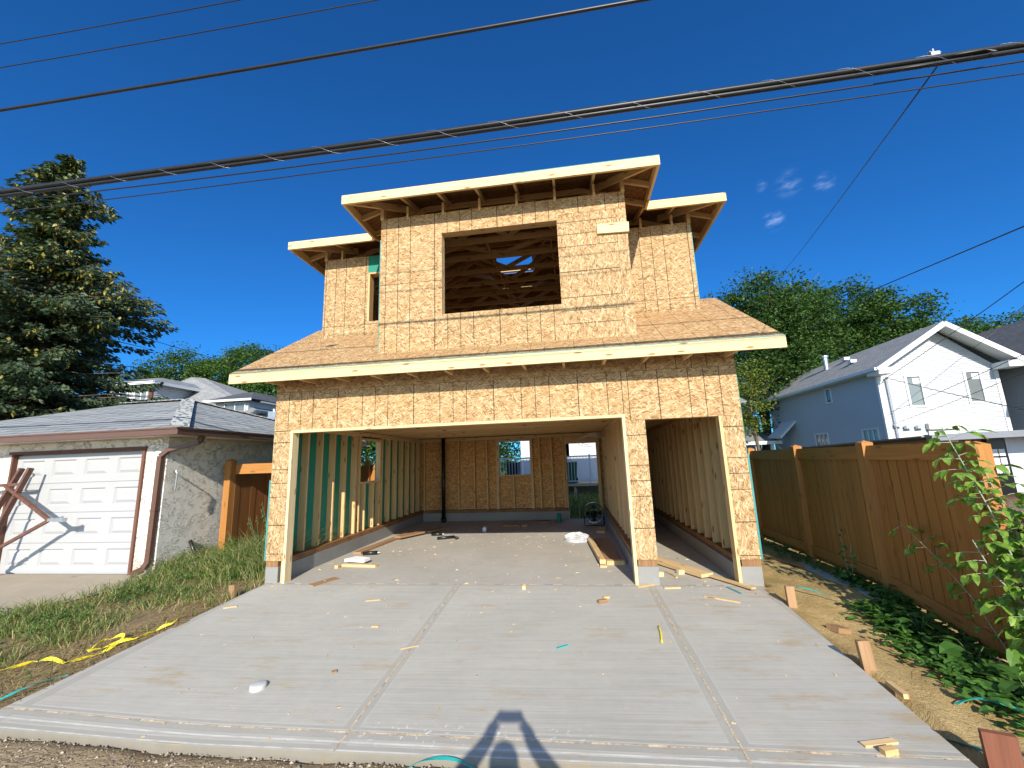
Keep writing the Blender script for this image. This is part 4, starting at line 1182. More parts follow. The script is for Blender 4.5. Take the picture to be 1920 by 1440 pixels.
# red pickup at the very edge
M_car = plain('dark_red_car_paint', (.16, .008, .014), .25, spec=.6, var=.03)
CR = thing('parked_car', (10.5, -.35, -.2), 'dark red parked car half hidden behind the sapling at the right edge', 'car')
with part('body', M_car, CR, smooth=False) as m:
    prof = [(9.05, .05), (9.05, .78), (9.2, .92), (10.6, 1.0), (11.2, 1.0), (13.0, 1.0), (13.2, .6), (13.2, .05)]
    n = len(prof)
    for ya, yb, s in ((-1.25, -1.12, .95), (-1.12, .35, 1), (.35, .48, .95)):
        for k in range(n - 1):
            a, b = prof[k], prof[k + 1]
            m.face([(a[0], ya, a[1]), (a[0], yb, a[1]), (b[0], yb, b[1]), (b[0], ya, b[1])])
    m.face([(x, -1.25, z) for x, z in prof]); m.face([(x, .48, z) for x, z in prof][::-1])
with part('cabin', M_glass, CR) as m: m.slab([(10.7, -1.1, 1.0), (10.7, .33, 1.0), (11.3, .2, 1.55), (11.3, -.97, 1.55)], .02); m.box(11.3, 12.6, -1.0, .22, 1.0, 1.5)
with part('bumper', M_black, CR) as m: m.box(8.98, 9.06, -1.2, .44, .15, .42)
for x in (9.85, 12.4):
    for y in (-1.2, .38):
        with part('wheel', M_black, CR, smooth=True) as m: m.lathe([(.02, -.1), (.30, -.1), (.33, -.06), (.33, .06), (.30, .1), (.02, .1)], (x, y, .1), 24, 'y')

# house far left with a hip roof and dormer
LH = thing('dormer_house', (-18, 19.5, 0), 'grey hip roofed house with white dormer behind the stucco garage', 'house')
with part('wall', M_side, LH) as m: m.box(-23.5, -13.2, 16.6, 26, -.3, 4.9)
with part('roof', M_sh_mid, LH) as m:
    a, b, c, d = (-26.5, 15.9, 4.7), (-13.2, 15.9, 4.9), (-13.2, 26.5, 4.9), (-26.5, 26.5, 4.9); p1 = (-22.9, 20.6, 8.55); p2 = (-22.4, 21.2, 8.55)
    m.slab([a, b, p2, p1], .05, lambda p: (p[0], p[1] * 1.2)); m.slab([b, c, p2], .05, lambda p: (p[1], p[0] * 1.2)); m.slab([c, d, p1, p2], .05); m.slab([d, a, p1], .05, lambda p: (p[1], p[0] * 1.2))
with part('dormer', M_side, LH) as m:
    laps_x(m, -20.73, 16.05, 19.8, 5.2, 7.1, .12)
    m.v = [(-41.46 - x, y, z) for x, y, z in m.v]
    m.box(-24.0, -20.74, 16.0, 20, 5.3, 7.1)
with part('dormer_roof', M_sh_mid, LH) as m:
    m.slab([(-24.6, 15.5, 7.15), (-20.2, 15.5, 7.15), (-21.6, 17.2, 7.75), (-23.0, 17.2, 7.75)], .06); m.slab([(-20.2, 15.5, 7.15), (-20.2, 20.8, 7.15), (-21.6, 20.8, 7.75), (-21.6, 17.2, 7.75)], .06)
with part('fascia', M_white, LH) as m: m.box(-24.6, -20.18, 15.44, 15.5, 6.98, 7.16); m.box(-20.2, -20.14, 15.5, 19.4, 6.98, 7.16)
with part('corner_board', M_brownw, LH) as m: m.box(-20.95, -20.72, 15.95, 16.02, 5.3, 7.0)
window(LH, 'y', 15.97, -21.9, -21.1, 5.55, 6.75, .1, 1, M_glass2); window(LH, 'y', 15.97, -23.6, -22.5, 5.75, 6.75, .1, 1)
with part('small_dormer', M_side, LH) as m: m.box(-16.6, -14.4, 16.3, 19, 4.9, 5.75)
with part('dormer_roof', M_sh_dark, LH) as m: m.slab([(-17.1, 15.9, 5.8), (-13.9, 15.9, 5.8), (-15.2, 17.6, 6.5), (-15.8, 17.6, 6.5)], .06); m.slab([(-13.9, 15.9, 5.8), (-13.9, 19.5, 5.8), (-15.2, 19.5, 6.5), (-15.2, 17.6, 6.5)], .06); m.slab([(-17.1, 19.5, 5.8), (-17.1, 15.9, 5.8), (-15.8, 17.6, 6.5), (-15.8, 19.5, 6.5)], .06)
with part('fascia', M_white, LH) as m: m.box(-17.12, -13.88, 15.86, 15.9, 5.68, 5.81)
window(LH, 'y', 16.28, -15.9, -14.6, 5.0, 5.6, .06, 1)
FL = thing('vent_stack', (-4.35, 5.7, 2.6), 'small square galvanised flue rising behind the stucco garage roof', 'flue')
with part('stack_box', M_steel, FL) as m: m.box(-4.62, -4.37, 5.65, 5.9, 2.2, 3.38)
with part('stack_cap', M_steel, FL) as m: m.tube([(-4.5, 5.77, 3.38), (-4.5, 5.77, 3.47)], .06, 10)
# small white porch house seen between house and tree on the right
PH = thing('porch_house', (15.6, 27, 0), 'little white house with a porch below the trees beside the new house', 'house')
with part('wall', M_white, PH) as m: m.box(15.0, 17.2, 24.6, 27, 0, 2.6)
with part('porch_roof', M_sh_mid, PH) as m: m.slab([(14.6, 22.2, 2.25), (17.4, 22.2, 2.25), (17.0, 24.6, 3.1), (15.0, 24.6, 3.1)], .08)
with part('fascia', M_white, PH) as m: m.box(14.6, 17.4, 22.1, 22.2, 2.1, 2.3); m.box(14.6, 17.2, 22.3, 22.4, 1.5, 1.62)
for x in (15.0, 15.9, 16.8):
    with part('porch_post', M_white, PH) as m: m.box(x, x + .16, 22.25, 22.4, 0, 2.15)
with part('upper_porch', M_white, PH) as m: m.box(15.1, 15.2, 24.3, 24.4, 3.1, 4.2); m.box(15.8, 15.9, 24.3, 24.4, 3.1, 4.2); m.box(15.0, 16.4, 24.2, 24.5, 4.1, 4.25)

# white house and deck behind the garage, seen through the rear openings
BH = thing('rear_house', (6, 15.5, 0), 'white sided house behind the garage, seen through the rear window and doorway', 'house')
with part('wall', M_side, BH) as m: m.box(2.1, 12, 14.4, 19, -.2, 3.9)
with part('corner_trim', M_white, BH) as m: m.box(2.1, 2.22, 14.36, 14.4, -.2, 3.9)
window(BH, 'y', 14.4, 4.0, 4.42, 1.7, 2.8, .08, 1, M_glass2)
with part('roof', M_sh_mid, BH) as m: m.slab([(1.7, 14.1, 3.95), (12.5, 14.1, 3.95), (12.5, 16.2, 4.7), (1.7, 16.2, 4.7)], .08); m.slab([(12.5, 19.4, 3.95), (1.7, 19.4, 3.95), (1.7, 16.2, 4.7), (12.5, 16.2, 4.7)], .08)
DK = thing('deck', (5, 12.5, 0), 'raised timber deck with pale grey metal railing behind the garage', 'deck')
M_dk = make_lumber('deck_board', (.34, .25, .15), (.5, .39, .26))
M_rail = plain('grey_railing', (.46, .50, .56), .4, spec=.5, var=.04)
with part('deck_floor', M_dk, DK) as m: m.box(.8, 9, 11.95, 14.35, .52, .62)
with part('railing', M_rail, DK) as m:
    m.box(.8, 9, 11.98, 12.04, 1.70, 1.76); m.box(.8, 9, 11.99, 12.03, .70, .74)
    x = .85
    while x < 9: m.box(x, x + .02, 12.0, 12.02, .74, 1.70); x += .125
    for x in (1.0, 3.2, 5.25, 7.4): m.box(x - .04, x + .04, 11.97, 12.05, .62, 1.80)
for x in (1.0, 4.6, 8.5):
    with part('deck_post', M_dk, DK) as m: m.box(x - .06, x + .06, 12.1, 12.22, -.2, .52)
def bin_(x, col, lab, lid):
    b = thing('wheelie_bin', (x, 12.45, .62), lab, 'bin')
    with part('bin_body', col, b) as m:
        q = [(x - .22, 12.2), (x + .22, 12.2), (x + .22, 12.7), (x - .22, 12.7)]; t = [(x - .28, 12.15), (x + .28, 12.15), (x + .28, 12.78), (x - .28, 12.78)]
        for k in range(4): m.face([(*q[k], .64), (*q[(k + 1) % 4], .64), (*t[(k + 1) % 4], 1.5), (*t[k], 1.5)])
        m.face([(*p, .64) for p in q][::-1])
    with part('lid', lid, b) as m: m.box(x - .30, x + .30, 12.12, 12.82, 1.5, 1.56)
    for s in (-.25, .25):
        with part('wheel', M_black, b, smooth=True) as m: m.lathe([(.01, -.03), (.11, -.03), (.11, .03), (.01, .03)], (x + s, 12.72, .73), 16, 'x')
M_bgreen = plain('green_bin_plastic', (.02, .09, .04), .5, var=.05)
bin_(2.0, M_black, 'black wheeled bin standing behind the deck railing', M_black)
bin_(4.45, M_bgreen, 'dark green wheeled bin on the deck in the doorway view', M_white)

# ---------------------------------------------------------------- trees
def unit(v): return v / np.maximum(1e-9, np.linalg.norm(v, axis=-1, keepdims=True))
def leaf_quads(C, L, Wd, R, updir=0.35):
    """random leaf quads at centres C (n,3) with length L and width Wd arrays"""
    n = len(C)
    nrm = R.normal(size=(n, 3)); nrm[:, 2] = np.abs(nrm[:, 2]) + updir; nrm = unit(nrm)
    t = unit(np.cross(nrm, R.normal(size=(n, 3)))); b = np.cross(nrm, t)
    L = np.broadcast_to(L, (n,))[:, None]; Wd = np.broadcast_to(Wd, (n,))[:, None]
    return np.stack([C - t * L * .5, C + b * Wd * .5 - t * L * .05, C + t * L * .5, C - b * Wd * .5 - t * L * .05], 1)
def crown_pts(lobes, nclump, per, sig, R, hollow=.55):
    wts = np.array([l[3] * l[4] * l[5] for l in lobes]) ** (2 / 3); wts /= wts.sum()
    idx = R.choice(len(lobes), nclump, p=wts)
    Lb = np.array(lobes)[idx]
    d = unit(R.normal(size=(nclump, 3)))
    rad = (hollow ** 3 + (1 - hollow ** 3) * R.random(nclump)) ** (1 / 3)
    rad *= R.normal(1.0, .11, nclump)
    c = Lb[:, :3] + d * rad[:, None] * Lb[:, 3:6]
    s = sig * R.uniform(.6, 1.5, nclump)
    k = R.poisson(per, nclump) + 3
    ii = np.repeat(np.arange(nclump), k)
    return c[ii] + np.clip(R.normal(size=(len(ii), 3)), -1.7, 1.7) * s[ii][:, None] * np.array([1.1, 1.1, .5]), c
def tree(name, base, lobes, trunk_r, label, leaf=.22, nclump=420, per=38, sig=.42, mat=M_leaf, seed=1, group=None, forks=None):
    R = np.random.default_rng(seed)
    t = thing(name, base, label, 'tree', group)
    P, cl = crown_pts(lobes, int(nclump * .55), per * 2.6, sig * 1.12, R, .66)
    quads_mesh('crown', leaf_quads(P, R.uniform(.6, 1.15, len(P)) * leaf, R.uniform(.4, .65, len(P)) * leaf, R), mat, t)
    mb = MB(); b = Vector(base); zf = min(l[2] for l in lobes)
    top = max(lobes, key=lambda l: l[2])
    mid = Vector((b.x + (top[0] - b.x) * .4, b.y + (top[1] - b.y) * .4, b.z + (top[2] - b.z) * .45))
    mb.tube([b - Vector((0, 0, .3)), b + (mid - b) * .35 + Vector((.12, 0, 0)), mid, mid + (Vector(top[:3]) - mid) * .8], [trunk_r * 1.25, trunk_r, trunk_r * .72, trunk_r * .25], 10)
    for l in lobes:
        st = b + (mid - b) * random.uniform(.55, 1.0); c = Vector(l[:3])
        mb.tube([st, st + (c - st) * .5 + Vector((0, 0, .35)), c], [trunk_r * .45, trunk_r * .28, trunk_r * .1], 6)
        for _ in range(5):
            q = c + Vector(R.normal(size=3) * np.array(l[3:6]) * .55); m0 = st + (c - st) * random.uniform(.45, .95)
            mb.tube([m0, (m0 + q) / 2 + Vector((0, 0, .2)), q], [trunk_r * .16, trunk_r * .1, trunk_r * .03], 5)
    mb.build('trunk', M_bark, t, smooth=True)
    return t
tree('elm_tree', (17.4, 25, 0), [(18.9, 25, 11.7, 2.6, 2.6, 2.7), (16.9, 24.6, 10.2, 2.3, 2.2, 2.8), (21.2, 26, 10.4, 2.4, 2.4, 2.5), (17.2, 25, 6.3, 2.5, 2.2, 2.4), (20, 25.5, 7.2, 2.8, 2.5, 2.2), (16.4, 24.5, 4.3, 1.6, 1.5, 1.4)], .33,
     'tall leafy green tree with a bare lower trunk, rising beside the new house roof', seed=11, nclump=780, per=34, leaf=.24)
tree('elm_tree', (23.5, 29, 0), [(23.4, 28.4, 11.7, 2.4, 2.4, 2.5), (26.6, 29, 11.9, 2.6, 2.6, 2.7), (24.5, 28.5, 8.6, 4, 3, 2.8), (21.5, 28.5, 9.5, 2.5, 2.5, 2.5)], .35,
     'broad dark green tree behind the ridge of the pale sided house', seed=12, nclump=620, per=36, leaf=.26)
tree('elm_tree', (30, 30, 0), [(29.4, 29, 11.2, 3.0, 3, 2.6), (32.4, 30, 9.4, 2.8, 3, 2.3), (28.5, 29, 8.6, 4, 3, 3), (34, 30, 8.2, 2.2, 2.5, 2.2)], .35,
     'rounded green tree sloping down toward the dark shingle roof', seed=13, nclump=620, per=36, leaf=.26)
tree('elm_tree', (39, 33, 0), [(37.5, 33, 9.6, 3.8, 3.5, 2.2), (41.5, 33, 9.4, 3.6, 3.5, 2.4), (39.5, 33, 7.0, 5, 3.5, 2.6)], .33,
     'low green tree at the right edge beyond the dark shingle roof', seed=14, nclump=420, per=34, leaf=.28)
tree('maple_tree', (15.3, 20.5, 0), [(15.2, 20.5, 6.0, .95, .9, 1.3), (15.0, 20.5, 4.4, 1.0, .9, 1.0), (14.7, 20.3, 3.3, .8, .8, .7)], .1,
     'small yellow green tree peeking out beside the wall of the new house', seed=15, nclump=110, per=24, leaf=.17, sig=.28, mat=M_leaf_y)
tree('elm_tree', (-35.5, 31, 0), [(-36.5, 31, 11.0, 3.0, 2.5, 2.5), (-33.8, 31, 11.7, 2.4, 2.4, 2.3), (-38.5, 31, 9.5, 2.5, 2.5, 2.3), (-35, 31, 7.5, 4.0, 3, 2.8)], .33,
     'dull green tree behind the white dormer on the left', seed=16, nclump=420, per=34, leaf=.28)
tree('elm_tree', (-29.5, 31, 0), [(-30.3, 31, 11.3, 2.5, 2.5, 2.3), (-27.5, 31, 11.7, 2.5, 2.5, 2.3), (-29, 31, 8, 3.5, 3, 3), (-26.5, 30.5, 7, 3, 3, 3)], .33,
     'bright green tree behind the grey hip roof on the left', seed=17, nclump=600, per=36, leaf=.27, mat=M_leaf2)
tree('elm_tree', (-23, 31, 0), [(-24.3, 31, 11.2, 2.4, 2.5, 2.2), (-21.5, 31, 10.5, 2.8, 2.5, 2.6), (-22.5, 30, 7.2, 3.4, 3, 3.2), (-19.5, 30, 7, 3, 3, 3), (-22, 29.5, 4.2, 3.5, 2.5, 2.4)], .33,
     'dark green tree directly left of the new house eave', seed=18, nclump=680, per=36, leaf=.27)
tree('apple_tree', (-7.2, 17, 0), [(-7, 17, 4.2, 2.4, 2, 2.0), (-8.5, 17, 3.2, 1.8, 1.6, 1.7), (-5.4, 17, 2.8, 1.7, 1.6, 1.7)], .16,
     'leafy green tree seen through the side window opening of the garage', seed=19, nclump=300, per=30, leaf=.2, mat=M_leaf2)
tree('apple_tree', (.9, 17.5, 0), [(.9, 17.5, 3.0, 1.2, 1.3, 1.9)], .1,
     'green yard tree in the left corner of the rear window opening', seed=20, nclump=120, per=30, leaf=.18)

def spruce(base, height, seed, label):
    R = np.random.default_rng(seed)
    t = thing('spruce_tree', base, label, 'tree')
    b = np.array(base); N = []; K = []
    wood = MB(); wood.tube([base, (base[0] + .1, base[1], base[2] + height * .5), (base[0], base[1], base[2] + height * .985)], [.25, .15, .02], 8)
    z = 1.0
    while z < height - .15:
        r = min(3.3, .15 + (height - z) * .47 * (.85 + .25 * math.sin(z * 1.9))) 
        nb = 11 if z < height - 3 else 8
        for k in range(nb):
            a = R.uniform(0, 2 * math.pi); L = r * R.uniform(.62, 1.18)
            if R.random() < .05: L *= 1.22
            s = np.linspace(.08, 1, max(4, int(L / .09)))
            up = R.uniform(.05, .25) if z > height - 3.3 else R.uniform(-.12, .08)
            hz = L * (up * s - .30 * s ** 1.6 + .20 * s ** 4)
            sway = .12 * L * np.sin(s * 2.2 + R.uniform(0, 6)) * R.uniform(-.6, .6)
            p = np.stack([math.cos(a) * L * s - math.sin(a) * sway, math.sin(a) * L * s + math.cos(a) * sway, hz], 1) + b + np.array([0, 0, z])
            if L > 1.2: wood.tube([tuple(p[0]), tuple(p[len(p) // 2]), tuple(p[-1])], [.035, .02, .006], 4, False)
            d = np.array([math.cos(a), math.sin(a), -.15]); sd_ = np.array([-math.sin(a), math.cos(a), 0])
            m = 8
            pp = np.repeat(p, m, 0); ss = np.repeat(s, m); n = len(pp)
            side = R.uniform(-1, 1, n) * (1.15 - ss) * min(1.0, .32 * L) * R.uniform(.5, 1, n)
            pp = pp + sd_ * side[:, None] + np.array([0, 0, -1.0]) * (np.abs(side) * .28 + R.uniform(0, .16, n))[:, None]
            dirn = unit(d * R.uniform(.5, 1.2, n)[:, None] + sd_ * (np.sign(side) * R.uniform(.2, 1.0, n))[:, None] + np.array([0, 0, -1.0]) * R.uniform(.0, .7, n)[:, None])
            wv = unit(np.cross(dirn, R.normal(size=(n, 3)) + np.array([0, 0, 1.4])))
            ln = R.uniform(.11, .23, n)[:, None]; wd = R.uniform(.028, .05, n)[:, None]
            N.append(np.stack([pp - wv * wd * .5, pp + dirn * ln * .55 - wv * wd, pp + dirn * ln, pp + dirn * ln * .4 + wv * wd], 1))
            hh = z / height
            pc = .62 if hh > .62 else (.28 if hh > .35 else .12)
            if R.random() < pc + .15:
                pick = R.random(n) < pc * .34 * (ss > .3)
                q = pp[pick]; 
                if len(q):
                    c = q + R.normal(size=q.shape) * .05; wv2 = unit(R.normal(size=q.shape) * np.array([1, 1, .1])); h = np.array([0, 0, -1.0]) + R.normal(size=q.shape) * .25
                    l2 = R.uniform(.10, .17, len(q))[:, None]
                    K.append(np.stack([c - wv2 * .02, c + h * l2 * .5 - wv2 * .045, c + h * l2, c + h * l2 * .5 + wv2 * .045], 1))
        z += R.uniform(.16, .25)
    quads_mesh('needles', np.concatenate(N), M_needle, t); quads_mesh('cones', np.concatenate(K), M_cones, t)
    wood.build('trunk', M_bark, t, smooth=True)
spruce((-11.35, 4.2, 0), 12.35, 5, 'tall blue green spruce tree with yellowish cones behind the stucco garage')
spruce((-16.5, 5.5, 0), 9.5, 6, 'lower spruce tree cut off by the left edge of the view')

# ---------------------------------------------------------------- grass, weeds, plants
def blades(n, xy, hgt, wid, R, lean=.5):
    x, y = xy[:, 0], xy[:, 1]
    z = np.array([H_(a, b) + lump(a, b) * (1 if a < 9.5 else 0) for a, b in xy]) - .01
    o = np.stack([x, y, z], 1); a = R.uniform(0, 2 * np.pi, n); w = np.stack([np.cos(a), np.sin(a), 0 * a], 1) * wid[:, None]
    ld = np.stack([R.normal(size=n), R.normal(size=n), 0 * a], 1) * (lean * hgt)[:, None] * .5
    m = o + np.array([0, 0, .62]) * hgt[:, None] + ld * .35; tp = o + np.array([0, 0, 1.0]) * hgt[:, None] * R.uniform(.75, 1, n)[:, None] + ld
    q1 = np.stack([o - w, o + w, m + w * .8, m - w * .8], 1); q2 = np.stack([m - w * .8, m + w * .8, tp + w * .08, tp - w * .08], 1)
    return np.concatenate([q1, q2])
R = np.random.default_rng(33)
def pad_edge(y):  # x of the old pad's right edge
    return float(np.interp(y, [-3.4, -2.4, -1.3, -.75, -.17, .42, .43, 1.5], [-3.9, -3.35, -2.72, -2.35, -2.12, -2.2, -2.28, -2.28]))
pts = []; hh = []
c = 0
while c < 16500:
    x = R.uniform(-4.2, .1); y = R.uniform(-3.1, 1.5)
    l = pad_edge(y); e = edge_l(y) if y < 0 else .0
    if x < l - .12 or x > e - .03: continue
    u = (x - l) / max(.05, (e - l))           # 0 at the old pad, 1 at the driveway
    f = .5 + .5 * math.sin(2.7 * x + 1.1) * math.sin(3.3 * y + .4 * x) + .25 * math.sin(7 * x - 5 * y)
    g = math.sin(4.3 * x + 2.2 * y) * math.sin(3.7 * y - 2.9 * x + .7) + .6 * math.sin(9 * x + 6 * y) * math.sin(8 * y - 5 * x)
    pch = max(0.0, min(1.0, .5 + .8 * g))
    if y > .15: d = 1.6 if u < .97 else .8
    elif y > -.8: d = .75 * pch * (1.0 if u < .8 else .4) + (.22 if u < .3 else 0)
    else: d = (1.2 if u < .55 else (.6 if u < .72 else .04)) * (.12 + .95 * pch)
    if R.random() > d: continue
    pts.append((x, y)); c += 1
    hh.append(R.uniform(.13, .40) * (1 + 1.0 * max(0, min(1, (x + 1.4) / .8))) * (1.0 if y > .35 else .6) if y > .15 else R.uniform(.05, .17) * (1.35 if u < .3 else 1))
pts = np.array(pts); hh = np.array(hh)
quads = blades(len(pts), pts, hh, R.uniform(.0025, .0055, len(pts)), R, 1.1)
tag(quads_mesh('grass', quads, M_grass), 'patchy green grass between the old pad and the new driveway', 'grass', kind='stuff')
ps = np.stack([R.uniform(-3.6, .0, 9000), R.uniform(-2.9, .3, 9000)], 1)
ps = np.array([p for p in ps if pad_edge(p[1]) + .05 < p[0] < edge_l(p[1]) - .02 and math.sin(3 * p[0] + 1) * math.sin(4 * p[1]) > -.45])
n = len(ps); zz = np.array([H_(a, b) + lump(a, b) for a, b in ps]) + R.uniform(.002, .04, n)
o = np.stack([ps[:, 0], ps[:, 1], zz], 1); a = R.uniform(0, 6.28, n); dv = np.stack([np.cos(a), np.sin(a), R.normal(size=n) * .12], 1) * R.uniform(.04, .16, n)[:, None]; w = np.stack([-np.sin(a), np.cos(a), 0 * a], 1) * .003
tag(quads_mesh('dry_straw', np.stack([o - w, o + w, o + dv + w, o + dv - w], 1), M_straw), 'dry straw and dead grass strewn over the dirt beside the driveway', 'straw', kind='stuff')
# tall weeds with branching stems in front of the gate fence
def leafy_stems(name, label, stems, mat, leaf, R, cat='plant', stem_mat=M_stem, r=.004, leaflets=True, den=.05, group=None):
    """stems: list of point lists; leaves set along each"""
    t = thing(name, stems[0][0], label, cat, group)
    mb = MB(); Q = []
    for pts_ in stems:
        pts_ = [np.array(p, float) for p in pts_]
        seg = []
        for a_, b_ in zip(pts_, pts_[1:]):
            k = max(2, int(np.linalg.norm(b_ - a_) / den))
            seg += [(a_ + (b_ - a_) * i / k, unit(b_ - a_)) for i in range(k)]
        mb.tube([tuple(p) for p in pts_], list(np.linspace(r, r * .35, len(pts_))), 6)
        for i, (p, d) in enumerate(seg):
            if i < len(seg) * .06: continue
            az = i * 2.4 + R.uniform(-.4, .4)
            side = unit(np.cross(d, np.array([math.cos(az), math.sin(az), .15])))
            out = unit(side + d * .3 + np.array([0, 0, -.1]))
            Lp = leaf * R.uniform(.7, 1.3)
            if leaflets:
                stalk = p + out * Lp * 1.5 + np.array([0, 0, -.12 * Lp])
                mb.tube([tuple(p), tuple(p + out * Lp * .8), tuple(stalk)], [r * .35, r * .3, r * .2], 4, False)
                heads = [(stalk, out), (p + out * Lp * 1.05, unit(out + np.cross(out, [0, 0, 1]) * 1.1)), (p + out * Lp * 1.05, unit(out - np.cross(out, [0, 0, 1]) * 1.1))]
            else: heads = [(p, out)]
            for h, o_ in heads:
                Q += leaf_shape(h, unit(o_ + np.array([0, -.35, -.75]) + R.normal(size=3) * .25), Lp * R.uniform(.8, 1.15), Lp * R.uniform(.42, .6), R)
    quads_mesh('leaves', np.array(Q), mat, t)
    mb.build('stem', stem_mat, t, smooth=True)
    return t
def leaf_shape(h, d, L, Wd, R, fold=.25):
    up = np.array([0, 0, 1.0]) + R.normal(size=3) * .25
    s = unit(np.cross(d, up)); nrm = np.cross(s, d); sag = -nrm * .0
    q = []
    m0, m1, m2, m3 = h, h + d * L * .35, h + d * L * .7 - nrm * L * .05, h + d * L - nrm * L * .16
    for g in (-1, 1):
        e1 = h + d * L * .28 + s * g * Wd * .5 + nrm * fold * Wd * .5; e2 = h + d * L * .66 + s * g * Wd * .40 + nrm * (fold * Wd * .4 - L * .06)
        q.append([m0, m1, e1, h + d * L * .08 + s * g * Wd * .28 + nrm * fold * .1 * Wd][::g])
        q.append([m1, m2, e2, e1][::g])
        q.append([m2, m3, m3 + (e2 - m3) * .45, e2][::g])
    return q
Rl = np.random.default_rng(52); Q = []
while len(Q) < 11000:
    x = Rl.uniform(-4, -.05); y = Rl.uniform(-2.9, 1.45); l = pad_edge(y)
    e = edge_l(y) if y < 0 else 0.0; u = (x - l) / max(.05, e - l)
    if u < -.03 or u > (.55 if y < -.6 else .97): continue
    cl = math.sin(2.1 * x + 3.4 * y) * math.sin(3.9 * y - 1.3 * x + 2) + .5 * math.sin(8 * x) * math.sin(7 * y + 1)
    if cl < (.25 if y < .2 else -.1): continue
    a = Rl.uniform(0, 6.28); hgt = Rl.uniform(.02, .15 if y < .2 else .45)
    Q += leaf_shape(np.array([x, y, H_(x, y) + hgt]), unit(np.array([math.cos(a), math.sin(a), Rl.uniform(-.5, .5)])), Rl.uniform(.03, .075), Rl.uniform(.012, .035), Rl)
tag(quads_mesh('low_weeds', np.array(Q), M_weed), 'dark leafy weeds mixed into the grass beside the old concrete pad', 'weeds', kind='stuff')
for i, (x, y, h) in enumerate(((-.35, .55, 1.15), (-.75, .8, .85), (-1.25, .95, .6), (-.18, 1.05, 1.3))):
    st = []
    for k in range(4):
        a = R.uniform(0, 6.28); st.append([(x, y, 0), (x + .06 * math.cos(a), y + .06 * math.sin(a), h * .5), (x + .22 * math.cos(a), y + .2 * math.sin(a), h * R.uniform(.8, 1.05))])
    leafy_stems('tall_weed', ('tall seeding weed against the corner of the new house', 'bushy tall weed in front of the gate fence boards', 'short leafy weed by the gate fence post', 'highest weed with brownish tips between fence and house')[i], st, M_weed if i < 3 else M_leaf_y, .055, R, r=.003, leaflets=False, den=.035, group='tall weeds before the gate fence')
# saplings at the right
leafy_stems('maple_sapling', 'tall sapling with bright compound leaves before the end of the cedar fence', [
    [(8.05, -2.0, -.3), (8.02, -1.93, .45), (7.98, -1.80, 1.1), (7.90, -1.62, 1.80)],
    [(8.02, -1.93, .5), (8.12, -1.95, .85), (8.16, -1.98, 1.2)], [(8.03, -1.95, .3), (7.86, -1.85, .6), (7.82, -1.78, .85)],
    [(8.03, -1.95, .2), (8.05, -2.1, .5), (8.02, -2.18, .75)], [(8.03, -1.95, .1), (8.12, -1.85, .8), (8.08, -1.70, 1.45)], [(8.0, -1.95, .1), (8.10, -2.02, .7), (8.14, -1.95, 1.05)]], M_sap, .105, np.random.default_rng(4), r=.010, den=.030)
leafy_stems('maple_sapling', 'thin arching sapling shoot leaning left across the cedar fence boards', [
    [(8.0, -1.75, -.2), (7.98, -1.45, .30), (7.97, -1.15, .58), (7.95, -.78, .86)]], M_sap, .085, np.random.default_rng(8), r=.005, den=.055)
leafy_stems('maple_sapling', 'low leafy sapling shoots at the foot of the tall sapling', [
    [(7.95, -2.2, -.2), (7.9, -2.15, .1), (7.8, -2.1, .42)], [(8.0, -2.15, -.2), (8.1, -2.2, .15), (8.12, -2.25, .5)], [(8.05, -2.05, -.2), (8.12, -2.1, .3), (8.08, -2.12, .85)], [(7.98, -2.0, -.2), (7.96, -1.98, .3), (8.0, -1.9, .72)], [(8.08, -1.95, -.2), (8.14, -1.9, .35), (8.10, -1.8, .78)]], M_sap, .115, np.random.default_rng(9), r=.007, den=.05)
leafy_stems('dark_weed', 'slender dark weed standing in the fence shade past the long grey plank', [[(7.98, .3, -.05), (7.96, .32, .4), (7.97, .36, .75)], [(7.97, .2, -.05), (7.92, .1, .3), (7.9, .02, .5)]], M_weed, .07, np.random.default_rng(10), r=.004, leaflets=False, den=.06)
# big leaved burdock and the mat of weeds along the fence foot
def burdock(x, y, n, L, label, seed):
    R = np.random.default_rng(seed); z = H_(x, y); Q = []; mb = MB()
    t = thing('burdock_plant', (x, y, z), label, 'plant', 'broad leaved plants along the cedar fence')
    for i in range(n):
        a = i * 2.4 + R.uniform(-.4, .4); r = L * R.uniform(.15, 1.1)
        p = np.array([x + r * math.cos(a), y + r * math.sin(a), z + R.uniform(.05, .24)]); d = unit(np.array([math.cos(a), math.sin(a), R.uniform(-.35, .15)]))
        mb.tube([(x, y, z - .02), tuple((p + np.array([x, y, z])) / 2 + np.array([0, 0, .05])), tuple(p)], [.006, .005, .003], 5)
        Q += leaf_shape(p, d, L * R.uniform(.7, 1.2), L * R.uniform(.6, .95), R, .18)
    quads_mesh('leaves', np.array(Q), M_weed, t); mb.build('stem', M_gstem, t, smooth=True)
burdock(7.62, -2.2, 20, .19, 'lowest big leaved plant spreading over the clay at the right edge', 1)
burdock(7.75, -1.65, 18, .16, 'big leaved plant beneath the arching sapling shoot', 2)
burdock(7.95, -2.0, 18, .15, 'big leaved plant around the foot of the tall sapling', 3)
burdock(7.72, -1.15, 16, .13, 'middle broad leaved plant near the second fence post', 4)
burdock(7.96, -.35, 9, .08, 'smallest broad leaved plant next to the grey plank', 5)
Rw = np.random.default_rng(44); Q = []
